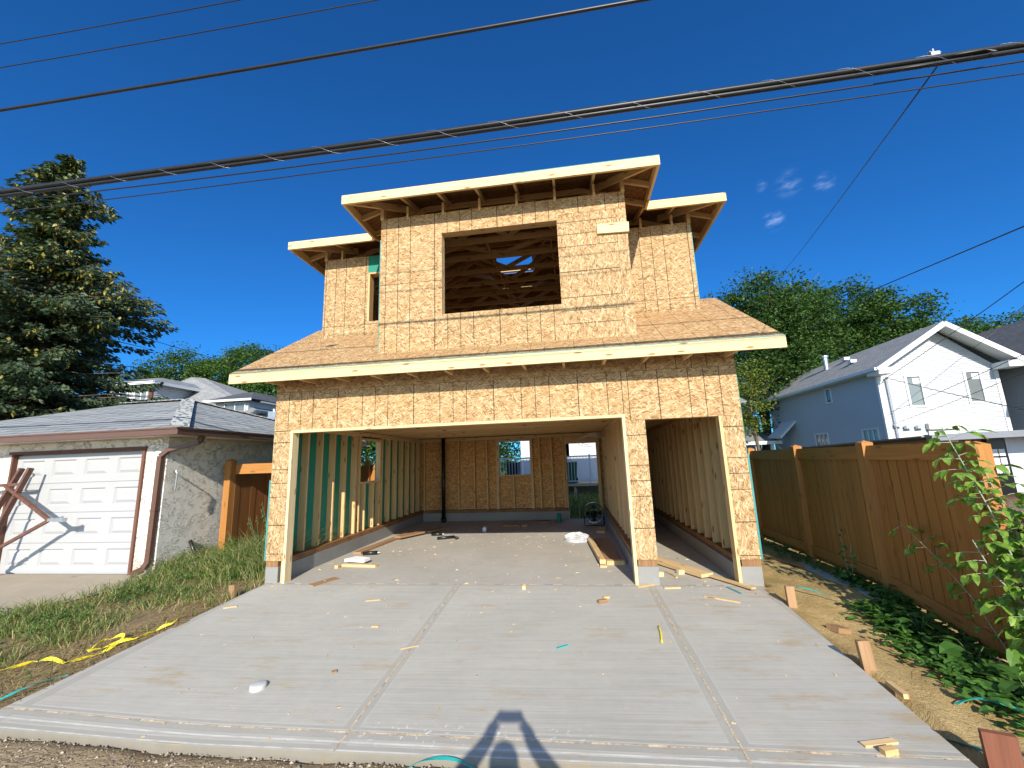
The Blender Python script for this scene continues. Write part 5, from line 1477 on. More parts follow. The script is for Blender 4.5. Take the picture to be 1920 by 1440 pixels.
for i in range(3400):
    y = Rw.uniform(-2.75, -.45) if i % 12 else Rw.uniform(-.5, .6); x = Rw.normal(7.99 if y > -.6 else 7.76, .06 if y > -.6 else .10 + .09 * max(0, -y))
    if x > 8.12 or x < 7.15 - .1 * y * 0: continue
    z = H_(x, y) + lump(x, y); a = Rw.uniform(0, 6.28)
    Q += leaf_shape(np.array([x, y, z + Rw.uniform(.005, .10)]), unit(np.array([math.cos(a), math.sin(a), Rw.uniform(-.2, .5)])), Rw.uniform(.045, .12), Rw.uniform(.03, .07), Rw)
for i in range(420):
    y = Rw.uniform(.6, 5.8); x = Rw.normal(7.98, .08); a = Rw.uniform(0, 6.28)
    if x < 8.12: Q += leaf_shape(np.array([x, y, H_(x, y) + Rw.uniform(.0, .1)]), unit(np.array([math.cos(a), math.sin(a), .3])), Rw.uniform(.05, .1), Rw.uniform(.03, .06), Rw)
tag(quads_mesh('ground_cover', np.array(Q), M_weed), 'tangle of low weeds along the foot of the cedar fence', 'weeds', kind='stuff')
ps = np.stack([R.uniform(-1.5, 9, 9000), 6.45 + 5.4 * R.random(9000) ** 1.3], 1)
tag(quads_mesh('rear_grass', blades(len(ps), ps, R.uniform(.08, .38, len(ps)), R.uniform(.005, .012, len(ps)), R, .9), M_grass), 'overgrown grass of the yard seen through the rear doorway', 'grass', kind='stuff')
ps = np.array([p for p in np.stack([R.uniform(6.9, 8.0, 260), R.uniform(-2.9, 3, 260)], 1) if math.sin(5 * p[0] + 4 * p[1]) > .55]); 
tag(quads_mesh('clay_tufts', blades(len(ps), ps, R.uniform(.03, .11, len(ps)), R.uniform(.002, .004, len(ps)), R, 1.2), M_grass), 'sparse grass tufts sprouting from the bare clay', 'grass', kind='stuff')

# ---------------------------------------------------------------- overhead cables
def sagline(x0, x1, y, z, sag=.0, n=40, y1=None):
    out = []
    for i in range(n + 1):
        t = i / n; x = x0 + (x1 - x0) * t
        out.append((x, y + ((y1 - y) * t if y1 is not None else 0), z + sag * ((x - 4.3) / 14) ** 2))
    return out
M_cable = plain('black_cable_sheath', (.016, .017, .019), .42, spec=.4, var=.2)
M_wirec = plain('dark_wire', (.02, .018, .02), .4, spec=.4)
M_lash = plain('lashing_wire', (.42, .43, .46), .4, metal=.6)
CBN = thing('cable_bundle', (4.2, -2.85, 4.46), 'thick lashed bundle of black telecom cables crossing the view above the roof', 'cable')
for dy, dz, r in ((0, .034, .010), (-.018, .006, .021), (.020, .010, .017), (.004, -.020, .020)):
    with part('cable', M_cable, CBN, smooth=True) as m: m.tube([(x, y + .004 * math.sin(x * 1.3 + r * 500), z + .004 * math.sin(x * .9 + r * 900)) for x, y, z in sagline(-22, 26, -2.85 + dy, 4.465 + dz, .35, 160)], r, 9)
with part('lashing_wire', M_lash, CBN, smooth=True) as m:
    pp = []
    for i in range(1300):
        x = -6 + i * .016; a = x * 2 * math.pi / .55
        pp.append((x, -2.85 + .040 * math.cos(a), 4.463 + .041 * math.sin(a) + .35 * ((x - 4.3) / 14) ** 2))
    m.tube(pp, .0010, 4, False)
with part('cable_clamp', M_lash, CBN) as m:
    for x in (7.45,): m.bar((x - .03, -2.85, 4.535), (x + .03, -2.85, 4.535), .03, .03); m.tube([(x, -2.85, 4.53), (x, -2.85, 4.585)], .006, 6); m.bar((x - .045, -2.86, 4.55), (x + .05, -2.84, 4.552), .02, .008)
with part('slack_loop', M_cable, CBN, smooth=True) as m:
    m.tube([(7.05, -2.87, 4.43), (7.4, -2.88, 4.43), (7.75, -2.88, 4.44), (7.82, -2.88, 4.46), (7.75, -2.88, 4.485), (7.45, -2.87, 4.48)], .008, 6)
def wire(name, label, pts, r, group='wires above the alley'):
    o = MB(); o.tube(pts, r, 6); ob = o.build(name, M_cable if r > .01 else M_wirec, None, True)
    return tag(ob, label, 'wire', group)
wire('overhead_wire', 'heavier black cable high above the lashed bundle, meeting the top edge mid view', sagline(-22, 26, -2.95, 5.375, .3), .0155)
wire('overhead_wire', 'topmost thin wire crossing the upper left corner of the sky', sagline(-22, 26, -2.95, 6.21, .5), .0055)
wire('overhead_wire', 'second thin wire from the top in the upper left sky', sagline(-22, 26, -2.95, 5.90, .45), .0055)
wire('overhead_wire', 'dark wire running just under the lashed cable bundle', sagline(-22, 26, -2.8, 4.375, .55), .0065)
wire('overhead_wire', 'thin lowest wire below the lashed cable bundle', sagline(-22, 26, -2.8, 4.285, .35), .005)
def drop(name, label, a, b, r, sag, grp):
    a = Vector(a); b = Vector(b); return wire(name, label, [tuple(a + (b - a) * (i / 24) - Vector((0, 0, sag * 4 * (i / 24) * (1 - i / 24)))) for i in range(25)], r, grp)
sg = 'service drop wires on the right'
drop('service_drop', 'steep drop wire hanging from the cable clamp down to the treetops', (7.48, -2.87, 4.47), (19.0, 25.0, 13.2), .006, .25, None)
mast = (18.17, 13.85, 4.6)
def ext(a, b, k=1.1): a = Vector(a); b = Vector(b); return b + (a - b) * k
for lab_, a_, b_, r_ in (('upper twisted service wire sagging across the trees at the right', (8.583, -2.0, 3.50), (21.3, 29, 11.3), .010),
    ('long service wire running down to the mast on the sided house', (8.47, -2.0, 2.997), mast, .006),
    ('short wire cutting the right edge of the sky above the dark shingle roof', (8.425, -2.0, 2.785), (23.0, 15.6, 5.9), .006),
    ('lower wire sloping from the right edge past both gable windows', (8.333, -2.0, 2.372), (18.0, 13.85, 3.1), .0045),
    ('faint wire below the gable windows of the sided house', (8.31, -2.0, 2.22), (18.0, 13.85, 2.6), .004),
    ('sagging wire rising leftward from the right edge to the top of the mast', (8.23, -2.0, 1.91), mast, .006)):
    a_ = CAM + (Vector(a_) - CAM) * 2.52          # the run starts some metres beyond the fence, off to the right
    drop('service_drop', lab_, ext(a_, b_, 1.25), b_, r_ * 1.7, .06, sg)
drop('service_drop', 'thin pale wire descending from the spruce toward the treetops left of the house', (-19.9, 8.0, 9.76), (-4.0, 8.0, 4.4), .012, .15, None)

# ---------------------------------------------------------------- stakes, scraps, tools
def rest(o, z=None): return o
def block(name, label, a, b, w, h, mat, cat='scrap wood', group=None, up=(0, 0, 1)):
    mb = MB(); mb.bar(a, b, w, h, up=up); return tag(mb.build(name, mat), label, cat, group)
def stake(x, y, h, w, d, lean, label, mat=M_old):
    z = H_(x, y); mb = MB(); mb.bar((x, y, z - .15), (x + lean[0], y + lean[1], z + h), w, d, up=(0, 1, 0)); return tag(mb.build('form_stake', mat), label, 'stake', 'stakes along the driveway edges')
stake(-.06, -.50, .17, .085, .035, (-.03, .0), 'short wooden stake on the grassy left edge of the driveway')
stake(6.83, -.68, .21, .085, .038, (.0, .02), 'wooden stake nearest the right foundation corner')
stake(6.76, -2.0, .20, .085, .038, (-.02, .02), 'wooden stake halfway down the right driveway edge')
block('form_board', 'dark red brown board stub standing upright at the front right driveway corner', (6.74, -3.06, -.2), (6.74, -3.05, .10), .14, .038, M_stain, 'board', up=(.35, 1, 0))
dz = lambda x, y: (G(x, y) if y < 0 else 0.0)
def lay(name, label, x0, y0, x1, y1, w, h, mat, lift=0.0, group=None, cat='scrap wood', tilt=0.0):
    za = dz(x0, y0) if edge_l(y0) < x0 < edge_r(y0) else H_(x0, y0) + lump(x0, y0); zb = dz(x1, y1) if edge_l(y1) < x1 < edge_r(y1) else H_(x1, y1) + lump(x1, y1)
    return block(name, label, (x0, y0, za + h / 2 + lift), (x1, y1, zb + h / 2 + lift + tilt), w, h, mat, cat, group)
# garage, left side
lay('lumber_offcut', 'pale two by four lying below the white foam piece', .66, .99, 1.28, .93, .085, .04, M_lum)
lay('wood_block', 'small square block at the left end of the pale two by four', .60, .86, .66, .86, .06, .05, M_lum)
f = MB(); f.slab([(.62, 1.1, .09), (1.0, 1.05, .085), (1.02, 1.22, .085), (.72, 1.32, .09)], .045); tag(f.build('foam_piece', M_tile), 'white foam offcut resting against the left curb', 'foam')
lay('shim_bundle', 'striped scrap of sheathing with a teal edge near the left jamb', .80, -.10, .98, .26, .15, .012, M_old)
lay('plank', 'long brown plank lying along the left curb', .42, 1.9, .60, 4.2, .16, .038, M_old)
lay('plank', 'reddish plank on top of the long plank beside the left curb', .62, 3.3, .95, 3.95, .20, .038, M_old, .04)
lay('plank', 'short plank scrap at the far end of the left curb stack', 1.0, 4.1, 1.25, 4.6, .20, .038, M_old, .02)
def tube_thing(name, label, cat, a, b, r, mat, mat2=None):
    t = thing(name, a, label, cat); 
    with part('tube', mat, t, smooth=True) as m: m.tube([a, b], r, 14)
    d = (Vector(b) - Vector(a)).normalized()
    with part('nozzle', mat2 or M_white, t, smooth=True) as m: m.tube([Vector(b), Vector(b) + d * .02, Vector(b) + d * .05], [r * .5, r * .25, .004], 8)
    return t
tube_thing('sealant_tube', 'dark sealant tube lying before the long plank at the left curb', 'tube', (.60, 1.78, .036), (.86, 1.84, .036), .034, M_black)
tube_thing('sealant_tube', 'dark sealant tube on the floor near the sunlit shadow line', 'tube', (1.25, 3.75, .036), (1.50, 3.78, .036), .034, M_black)
t = thing('caulking_gun', (1.7, 3.3, 0), 'black caulking gun dropped on the garage floor', 'tool')
with part('barrel', M_black, t, smooth=True) as m: m.tube([(1.55, 3.25, .035), (1.88, 3.42, .035)], .03, 12)
with part('handle', M_black, t) as m: m.bar((1.88, 3.42, .04), (1.99, 3.36, .02), .03, .03); m.bar((1.99, 3.36, .02), (1.96, 3.25, .02), .02, .025)
with part('trigger', M_steel, t) as m: m.tube([(1.90, 3.40, .05), (1.99, 3.30, .04), (1.94, 3.24, .02)], .007, 6)
t = thing('tin_can', (2.397, 4.2, 0), 'silver tin can standing at the edge of the shade in the garage', 'can')
with part('can_body', M_steel, t, smooth=True) as m: m.lathe([(.0, .0), (.052, .0), (.054, .006), (.054, .122), (.050, .126), (.0, .122)], (2.397, 4.2, 0), 20)
with part('paper_label', plain('pale_blue_label', (.45, .55, .62), .6), t, smooth=True) as m: m.lathe([(.0546, .02), (.0546, .10)], (2.397, 4.2, 0), 20)
# right of the garage bay: planks, bag, fan
lay('lumber_offcut', 'long pale two by four resting on scraps right of the plastic bag', 4.93, .98, 4.80, 2.9, .09, .06, M_lum, .03)
lay('plank', 'broad brown plank lying along the partition curb', 5.12, 1.2, 5.04, 3.1, .26, .038, M_old)
lay('plank', 'dark plank edge between the two by four and the broad plank', 4.98, 1.4, 4.92, 3.0, .10, .03, M_treated)
lay('wood_block', 'short greyish board across the end of the broad plank', 4.99, 1.08, 5.26, 1.08, .10, .06, M_lum_d)
lay('wood_block', 'pale block under the front end of the long two by four', 4.88, .92, 4.98, .92, .08, .028, M_lum)
lay('plank', 'pale plank end at the back by the drum fan', 5.08, 3.9, 5.16, 4.5, .18, .03, M_lum)
def crumple(c, r, n, seed, sq=(1, .8, .55)):
    R = np.random.default_rng(seed); mb = MB(); V = []
    for i in range(n + 1):
        for j in range(n * 2):
            a, b = math.pi * i / n, math.pi * j / n; k = r * (1 + R.uniform(-.28, .28))
            V.append((c[0] + k * sq[0] * math.sin(a) * math.cos(b), c[1] + k * sq[1] * math.sin(a) * math.sin(b), max(.003, c[2] + k * sq[2] * math.cos(a))))
    mb.v = V
    for i in range(n):
        for j in range(n * 2):
            mb.f.append((i * n * 2 + j, (i + 1) * n * 2 + j, (i + 1) * n * 2 + (j + 1) % (n * 2), i * n * 2 + (j + 1) % (n * 2))); mb.uv.append([(0, 0)] * 4)
    return mb
kb = NT('clear_plastic'); kb.fin((.85, .88, .92), .12, spec=.7, Alpha=.34)
tag(crumple((4.55, 2.95, .06), .20, 9, 3, (1.2, .8, .5)).build('plastic_bag', kb.m), 'crumpled clear plastic bag on the garage floor by the planks', 'bag')
t = thing('drum_fan', (5.0, 5.0, 0), 'round black drum fan standing by the rear doorway', 'fan')
with part('drum', M_black, t, smooth=True) as m:
    m.lathe([(.24, -.12), (.25, -.12), (.25, .12), (.24, .12), (.235, -.11)], (5.0, 5.0, .29), 28, 'y')
with part('grille', M_black, t) as m:
    for k in range(8): a = math.pi * k / 8; m.tube([(5 + .24 * math.cos(a), 4.885, .29 + .24 * math.sin(a)), (5 - .24 * math.cos(a), 4.885, .29 - .24 * math.sin(a))], .004, 4)
    for r in (.08, .16): m.tube([(5 + r * math.cos(a), 4.885, .29 + r * math.sin(a)) for a in np.linspace(0, 6.283, 24)], .004, 4)
with part('motor', M_black, t, smooth=True) as m: m.lathe([(.0, -.08), (.07, -.08), (.07, .08), (.0, .08)], (5.0, 5.0, .29), 16, 'y')
with part('blade', M_black, t) as m:
    for k in range(4):
        a = math.pi / 2 * k; m.face([(5 + .06 * math.cos(a), 4.96, .29 + .06 * math.sin(a)), (5 + .2 * math.cos(a - .3), 4.96, .29 + .2 * math.sin(a - .3)), (5 + .2 * math.cos(a + .3), 5.02, .29 + .2 * math.sin(a + .3))])
with part('stand', M_black, t) as m: m.tube([(4.76, 4.9, .02), (4.76, 5, .29), (4.76, 5.1, .02)], .012, 6); m.tube([(5.24, 4.9, .02), (5.24, 5, .29), (5.24, 5.1, .02)], .012, 6); m.tube([(4.76, 4.9, .013), (5.24, 4.9, .013)], .012, 6)
lay('plank', 'brown plank scrap in the shade under the rear window', 2.7, 5.0, 3.15, 5.02, .12, .05, M_old)
lay('wood_block', 'small brown block touching the plank scrap under the rear window', 3.2, 4.95, 3.32, 4.98, .10, .05, M_old)
lay('plank', 'dark board on the floor left of the green drain stub', 3.45, 5.55, 3.85, 5.58, .18, .04, M_treated)
# right slot
lay('plank', 'thick golden plank lying askew in the right hand slot', 5.72, 1.25, 6.25, .30, .20, .042, M_lum, .02)
lay('plank', 'thin plank leaning out over the slab edge by the right jamb', 6.25, .42, 6.62, -.22, .07, .02, M_lum, .02)
lay('wood_block', 'square cream block beside the golden plank', 5.92, .52, 6.0, .55, .06, .05, M_lum_b)
lay('wood_block', 'cream block left of the golden plank in the slot', 5.62, .42, 5.70, .44, .08, .05, M_lum_b)
lay('wood_sliver', 'pointed sliver lying between the two cream blocks', 5.78, .62, 5.86, .32, .025, .015, M_lum)
lay('wood_sliver', 'dark sliver at the foot of the middle pier', 5.60, .70, 5.66, .48, .03, .012, M_old)
# driveway scraps
lay('wood_block', 'pale cube of wood on the driveway below the slab line', 3.845, -.20, 3.845, -.12, .045, .045, M_lum_b)
lay('wood_block', 'wedge shaped offcut on the driveway before the middle pier', 4.76, -.64, 4.86, -.60, .05, .035, M_old)
lay('wood_block', 'small wedge behind the larger wedge offcut on the driveway', 4.83, -.48, 4.90, -.47, .04, .02, M_lum)
lay('wood_sliver', 'flat chip across the joint at the foot of the middle pier', 5.28, -.10, 5.50, .0, .05, .015, M_lum)
lay('wood_sliver', 'curved chip just right of the joint at the middle pier', 5.60, -.14, 5.80, -.12, .04, .015, M_lum)
lay('lumber_offcut', 'long flat strip on the right driveway panel', 6.0, -.42, 6.32, -.62, .03, .012, M_lum)
lay('teal_strip', 'short dark teal strip near the right jamb', 6.36, -.10, 6.44, -.33, .02, .012, M_wrap, cat='strip')
lay('wood_sliver', 'thin pale chip on the left driveway panel', 1.88, -.60, 2.06, -.56, .025, .01, M_lum)
lay('wood_sliver', 'pale sliver at the left edge of the driveway', .12, -.86, .26, -.80, .025, .012, M_lum)
lay('wood_sliver', 'brown chip in the middle of the left driveway panel', 2.36, -2.15, 2.40, -2.13, .04, .012, M_old)
lay('wood_sliver', 'thin sliver across the left driveway joint', 2.82, -1.75, 2.98, -1.68, .012, .006, M_lum)
lay('wood_sliver', 'pale chip left of the left driveway joint', 2.30, -1.28, 2.38, -1.28, .03, .01, M_lum)
lay('wood_block', 'brown chunk on the front strip beside a flat shim', 6.20, -2.98, 6.28, -2.96, .04, .03, M_lum_d)
lay('wood_sliver', 'flat pale shim on the front strip of the driveway', 6.14, -2.91, 6.34, -2.87, .04, .012, M_lum)
lay('teal_strip', 'tiny teal scrap in the middle of the driveway', 4.32, -1.72, 4.42, -1.66, .02, .008, M_teal, cat='strip')
mb = MB(); mb.tube([(5.27 + .04 * math.sin(t * 1.6), -1.62 + .34 * t, G(5.27, -1.62 + .34 * t) + .012) for t in np.linspace(0, 1, 8)], .009, 6); tag(mb.build('yellow_strap', M_yellow, None, True), 'short curved yellow strap near the right driveway joint', 'strap')
# clay scraps on the right
lay('wood_block', 'brown wooden block half buried in the clay', 6.92, -1.22, 7.06, -1.16, .12, .05, M_old)
lay('wood_sliver', 'pale wedge on the driveway edge below the middle stake', 6.72, -2.42, 6.74, -2.22, .04, .03, M_lum)
lay('plank', 'long weathered grey plank lying at the foot of the fence', 7.78, 1.1, 7.93, -.40, .12, .035, plain('grey_plank', (.34, .33, .32), .8))
lay('wood_block', 'rough brown log end by the right foundation corner', 7.05, 2.1, 7.35, 2.3, .12, .10, M_old)
lay('lumber_offcut', 'old stick lying in the dirt beyond the foundation corner', 7.45, 1.9, 7.75, .9, .04, .03, M_old)
def ribbon(name, label, pts, w, mat, cat, twist=.6, n=6, group=None):
    pts = [Vector(p) for p in pts]; P = []
    for i in range(len(pts) - 1):
        p0, p1, p2, p3 = pts[max(0, i - 1)], pts[i], pts[i + 1], pts[min(len(pts) - 1, i + 2)]
        for k in range(n):
            t = k / n; P.append(.5 * ((2 * p1) + (p2 - p0) * t + (2 * p0 - 5 * p1 + 4 * p2 - p3) * t * t + (3 * p1 - p0 - 3 * p2 + p3) * t ** 3))
    P.append(pts[-1]); mb = MB(); prev = None
    for i, p in enumerate(P):
        d = (P[min(i + 1, len(P) - 1)] - P[max(0, i - 1)]).normalized(); s = d.cross(Vector((0, 0, 1))).normalized()
        a = twist * math.sin(i * .55); o = (s * math.cos(a) + Vector((0, 0, 1)) * math.sin(a)) * w / 2
        zt = Vector((0, 0, abs(math.sin(a)) * w / 2))
        if prev: mb.face([prev[0], prev[1], p + o + zt, p - o + zt])
        prev = (p - o + zt, p + o + zt)
    ob = mb.build(name, mat); md_ = ob.modifiers.new('thick', 'SOLIDIFY'); md_.thickness = .002
    return tag(ob, label, cat, group)
gz = lambda x, y, l=.012: (x, y, H_(x, y) + lump(x, y) + l)
ribbon('caution_tape', 'crumpled yellow caution tape trailing through the dirt left of the driveway', [gz(-2.0, -2.75), gz(-1.4, -2.45), gz(-.95, -2.25), gz(-.72, -2.10, .03), gz(-.45, -2.08), gz(-.30, -1.86), gz(-.36, -1.66, .05), gz(-.52, -1.72, .03), gz(-.46, -1.92, .03), gz(-.28, -1.74, .03), gz(-.20, -1.55), gz(-.12, -1.40, .025), gz(-.08, -1.3, .03)], .032, M_yellow, 'tape', 1.1)
ribbon('teal_strap', 'teal strapping band beside the front left driveway corner', [gz(-.62, -2.95), gz(-.30, -2.72, .03), gz(-.22, -2.55, .05), gz(-.12, -2.33, .04)], .02, M_teal, 'strap')
sgp = 'teal strapping bands on the clay'
ribbon('teal_strap', 'teal strapping band curling beside the first right hand stake', [gz(6.98, -.30, .01), gz(7.10, -.22, .07), gz(7.32, -.38, .06), gz(7.5, -.6, .02), gz(7.62, -.72, .01)], .02, M_teal, 'strap', .4, group=sgp)
ribbon('teal_strap', 'bright teal strapping band arching over the clay at the right edge', [gz(7.05, -2.36, .02), gz(7.22, -2.36, .07), gz(7.42, -2.5, .06), gz(7.6, -2.62, .01)], .026, M_teal, 'strap', .3, group=sgp)
ribbon('teal_strap', 'teal strapping band passing behind the red brown board stub', [gz(6.70, -2.66, .02), gz(6.78, -2.86, .02), gz(6.95, -3.0, .03), gz(7.2, -3.12, .02)], .022, M_teal, 'strap', .3, group=sgp)
ribbon('teal_strap', 'teal strapping band crossing another in the lower right corner', [gz(6.80, -3.06, .03), gz(6.95, -2.98, .08), gz(7.2, -2.9, .05)], .026, M_teal, 'strap', .3, group=sgp)
ribbon('teal_strap', 'teal strapping band arching before the driveway front in the alley', [gz(3.45, -3.14, .01), gz(3.60, -3.13, .05), gz(3.82, -3.15, .05), gz(4.0, -3.24, .0)], .022, M_teal, 'strap', .3)
mb = MB(); mb.tube([(-2.27, .98, .44), (-2.13, 1.06, .02)], .03, 10); tag(mb.build('drain_pipe', M_black, None, True), 'short black pipe leaning on the stucco garage side wall', 'pipe')
# litter by the gate post, drain pebbles along the alley
tag(crumple((-1.95, .75, .06), .10, 6, 5).build('litter_bag', M_tile), 'crumpled white litter in the grass by the gate post', 'litter')
Rc = np.random.default_rng(71); Q = []
def chip(x, y, z, L, w, th):
    a = Rc.uniform(0, 6.28); c_, s_ = math.cos(a), math.sin(a)
    q = [(x + c_ * i * L - s_ * j * w, y + s_ * i * L + c_ * j * w) for i, j in ((-1, -.8), (1, -1), (.8, 1), (-1, .7))]
    t = [(*p, z + th) for p in q]; b = [(*p, z) for p in q]; out = [t]
    for k in range(4): out.append([b[k], b[(k + 1) % 4], t[(k + 1) % 4], t[k]])
    return out
for i in range(260):
    x = Rc.uniform(.3, 5.2) if Rc.random() < .8 else Rc.uniform(5.65, 6.5); y = abs(Rc.normal(2.6, 1.7)) if Rc.random() < .85 else Rc.uniform(.1, 6)
    if y > 6: continue
    Q += chip(x, y, .001, abs(Rc.normal(.014, .012)) + .004, Rc.uniform(.003, .009), Rc.uniform(.002, .009))
for i in range(120):
    y = Rc.uniform(-2.98, -.02); x = Rc.uniform(edge_l(y) + .05, edge_r(y) - .05)
    if Rc.random() < .35: y = -abs(Rc.normal(0, .35)) - .02
    Q += chip(x, y, G(x, y) + .001, Rc.uniform(.004, .018), Rc.uniform(.003, .007), Rc.uniform(.002, .006))
k = NT('shaving_wood'); r_ = k.n('ShaderNodeNewGeometry').outputs['Random Per Island']; M_chip = k.fin(k.ramp(r_, [(.1, (.30, .17, .07)), (.4, (.52, .36, .17)), (.9, (.74, .56, .32))]), .8)
tag(quads_mesh('wood_shavings', np.array(Q, dtype=float), M_chip), 'scattered wood chips and shavings over the garage floor and driveway', 'shavings', kind='stuff')
# loose stones of the alley
Q = []
for i in range(1500):
    x = Rc.uniform(-1.2, 5.2); y = YF(x) - .01 - abs(Rc.normal(0, .2)); s = abs(Rc.normal(.003, .0045)) + .002
    z = H_(x, y) + lump(x, y) * .5
    V = [np.array([x, y, z + s * .3]) + np.array(d) * s * Rc.uniform(.6, 1.4) for d in ((1, 0, 0), (0, 1, 0), (-1, 0, 0), (0, -1, 0), (0, 0, .8))]
    for a, b in ((0, 1), (1, 2), (2, 3), (3, 0)): Q.append([V[a], V[b], V[4], V[4]])
k = NT('alley_stone'); r_ = k.n('ShaderNodeNewGeometry').outputs['Random Per Island']; M_stone = k.fin(k.ramp(r_, [(.1, (.15, .115, .08)), (.5, (.30, .24, .165)), (.9, (.46, .38, .28))]), .9)
me = bpy.data.meshes.new('gravel'); Qa = np.array(Q, dtype=float); vv = Qa[:, :3].reshape(-1, 3); me.from_pydata(vv.tolist(), [], np.arange(len(vv)).reshape(-1, 3).tolist()); me.materials.append(M_stone); me.update()
tag(link('gravel', me), 'loose gravel along the alley in front of the driveway', 'gravel', kind='stuff')

# ---------------------------------------------------------------- the photographer, whose shadow falls on the driveway
M_skin = plain('skin', (.52, .30, .20), .5, var=.05); M_shirt = plain('dark_shirt', (.05, .06, .09), .8); M_jean = plain('jeans', (.04, .06, .12), .85); M_hair = plain('dark_hair', (.02, .015, .012), .6)
hx, hy = 4.562, -6.25; gz0 = -.30
def skin_mesh(name, joints, edges, mat, parent, root=0, sub=2):
    me = bpy.data.meshes.new(name); me.from_pydata([j[:3] for j in joints], edges, []); o = link(name, me, parent); me.materials.append(mat)
    md = o.modifiers.new('skin', 'SKIN'); md.use_smooth_shade = True
    for v, j in zip(me.skin_vertices[0].data, joints): v.radius = (j[3], j[4] if len(j) > 4 else j[3]); v.use_root = False
    me.skin_vertices[0].data[root].use_root = True
    s = o.modifiers.new('sub', 'SUBSURF'); s.levels = sub; s.render_levels = sub
    return o
PS = thing('person', (hx, hy, gz0), 'person in dark shirt and jeans holding a phone up with both raised hands', 'person')
J = [(hx, hy, .62, .155, .11), (hx, hy, .90, .145, .105), (hx, hy + .02, 1.13, .165, .11), (hx, hy + .02, 1.24, .10, .085), (hx, hy + .03, 1.31, .055), (hx, hy + .05, 1.38, .075, .085), (hx, hy + .05, 1.46, .082, .100), (hx, hy + .045, 1.525, .074, .09), (hx, hy + .045, 1.57, .045, .055), (hx, hy + .045, 1.588, .02, .025)]
E_ = [(i, i + 1) for i in range(9)]
for s in (-1, 1):
    b0 = len(J)
    J += [(hx + s * .19, hy + .02, 1.16, .065), (hx + s * .40, hy + .13, 1.23, .060), (hx + s * .27, hy + .21, 1.37, .056), (hx + s * .155, hy + .262, 1.475, .044), (hx + s * .125, hy + .275, 1.53, .040), (hx + s * .108, hy + .283, 1.59, .036, .026)]
    E_ += [(2, b0), (b0, b0 + 1), (b0 + 1, b0 + 2), (b0 + 2, b0 + 3), (b0 + 3, b0 + 4), (b0 + 4, b0 + 5)]
    b1 = len(J)
    J += [(hx + s * .10, hy, .52, .095), (hx + s * .11, hy + .02, .14, .062), (hx + s * .115, hy - .02, -.20, .045), (hx + s * .12, hy + .10, -.26, .04)]
    E_ += [(0, b1), (b1, b1 + 1), (b1 + 1, b1 + 2), (b1 + 2, b1 + 3)]
body = skin_mesh('body', J, E_, M_skin, PS)
for s in (-1, 1):
    Jh = [(hx + s * .132, hy + .275, 1.54, .034, .024), (hx + s * .108, hy + .283, 1.585, .040, .024)]; Eh = [(0, 1)]
    for k, (dz_, ln) in enumerate(((.050, .9), (.036, 1.0), (.020, .95), (.003, .75))):
        b = len(Jh); Jh += [(hx + s * .093, hy + .288, 1.585 + dz_ * .7, .0095), (hx + s * (.093 - .022), hy + .312, 1.60 + dz_ * .8, .0085), (hx + s * (.093 - .022 - .022 * ln), hy + .314, 1.603 + dz_ * .8, .007)]; Eh += [(1, b), (b, b + 1), (b + 1, b + 2)]
    b = len(Jh); Jh += [(hx + s * .085, hy + .262, 1.565, .011), (hx + s * .062, hy + .274, 1.578, .009)]; Eh += [(1, b), (b, b + 1)]
    skin_mesh('hand', Jh, Eh, M_skin, PS, 1, 1)
Js = [(hx, hy, .50, .165, .12), (hx, hy, .58, .17, .125), (hx, hy, .90, .158, .118), (hx, hy + .02, 1.13, .176, .12), (hx, hy + .02, 1.235, .10, .09)]; Es = [(0, 1), (1, 2), (2, 3), (3, 4)]
for s in (-1, 1):
    b = len(Js); Js += [(hx + s * .20, hy + .02, 1.15, .085), (hx + s * .33, hy + .09, 1.215, .078)]; Es += [(3, b), (b, b + 1)]
skin_mesh('shirt', Js, Es, M_shirt, PS)
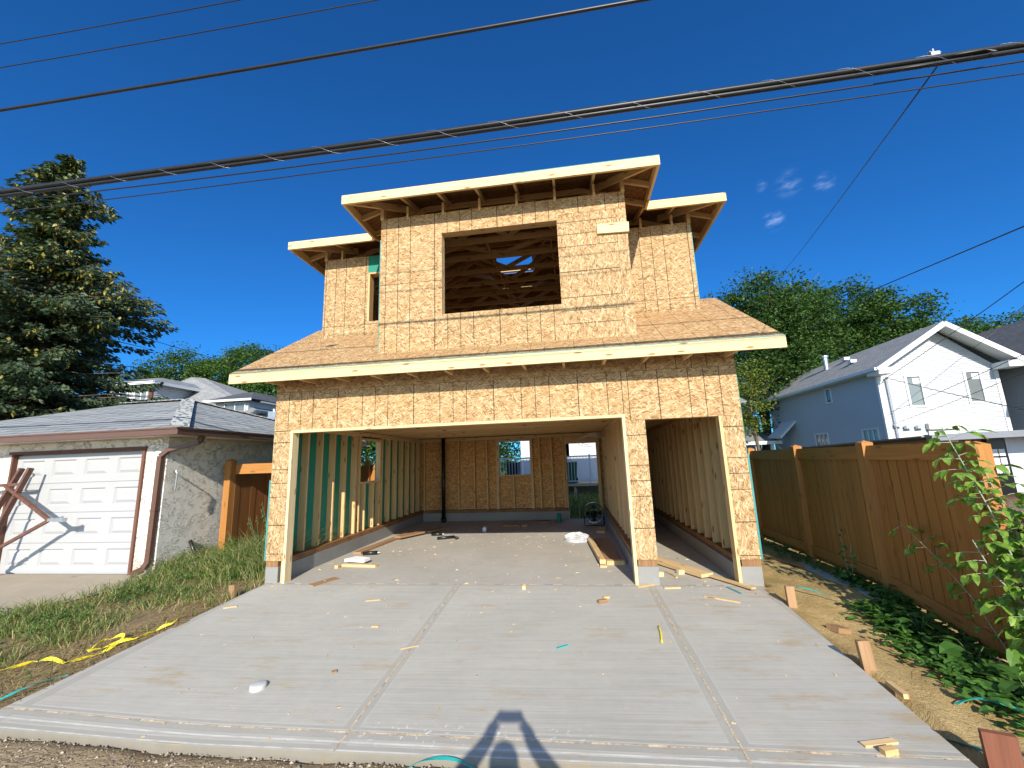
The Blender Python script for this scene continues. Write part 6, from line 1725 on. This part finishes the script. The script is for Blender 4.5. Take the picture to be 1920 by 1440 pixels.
Jt = [(hx, hy, .62, .15, .115), (hx, hy, .55, .155, .115)]; Et = [(0, 1)]
for s in (-1, 1):
    b = len(Jt); Jt += [(hx + s * .10, hy, .50, .105), (hx + s * .11, hy + .02, .14, .075), (hx + s * .115, hy - .015, -.19, .06)]; Et += [(1, b), (b, b + 1), (b + 1, b + 2)]
skin_mesh('trousers', Jt, Et, M_jean, PS)
with part('hair', M_hair, PS, smooth=True) as m:
    m.lathe([(.002, .088), (.04, .082), (.068, .062), (.086, .03), (.092, -.01), (.09, -.045)], (0, 0, 0), 20)
    m.v = [(hx + x * 1.0, hy + .022 + y * 1.15, 1.522 + z) for x, y, z in m.v]
with part('nose', M_skin, PS, smooth=True) as m: m.tube([(hx, hy + .13, 1.475), (hx, hy + .158, 1.445)], [.008, .015], 8)
with part('mouth', plain('lip', (.38, .15, .12), .5), PS, smooth=True) as m: m.tube([(hx - .025, hy + .131, 1.41), (hx, hy + .142, 1.408), (hx + .025, hy + .131, 1.41)], [.003, .007, .003], 6)
for s in (-1, 1):
    with part('eye', M_white, PS, smooth=True) as m: m.lathe([(.0, -.012), (.009, -.008), (.012, 0), (.009, .008), (0, .012)], (hx + s * .032, hy + .128, 1.485), 10)
    with part('ear', M_skin, PS, smooth=True) as m: m.tube([(hx + s * .078, hy + .05, 1.50), (hx + s * .086, hy + .04, 1.47), (hx + s * .079, hy + .05, 1.44)], [.008, .013, .007], 6)
    with part('shoe', M_black, PS, smooth=True) as m: m.tube([(hx + s * .12, hy - .06, gz0 + .045), (hx + s * .12, hy + .05, gz0 + .05), (hx + s * .125, hy + .19, gz0 + .035)], [.04, .048, .03], 10)
PB = thing('smartphone', (CAM.x, CAM.y - .02, CAM.z), 'dark phone held sideways in both hands above the driveway', 'phone')
with part('phone_case', M_black, PB) as m:
    c = CAM - FW * .014 - UP * .01
    m.bar(c - RT * .082, c + RT * .082, .078, .008, up=tuple(FW))
with part('screen', M_glass, PB) as m:
    c = CAM - FW * .0186 - UP * .01
    m.bar(c - RT * .078, c + RT * .078, .072, .0006, up=tuple(FW))
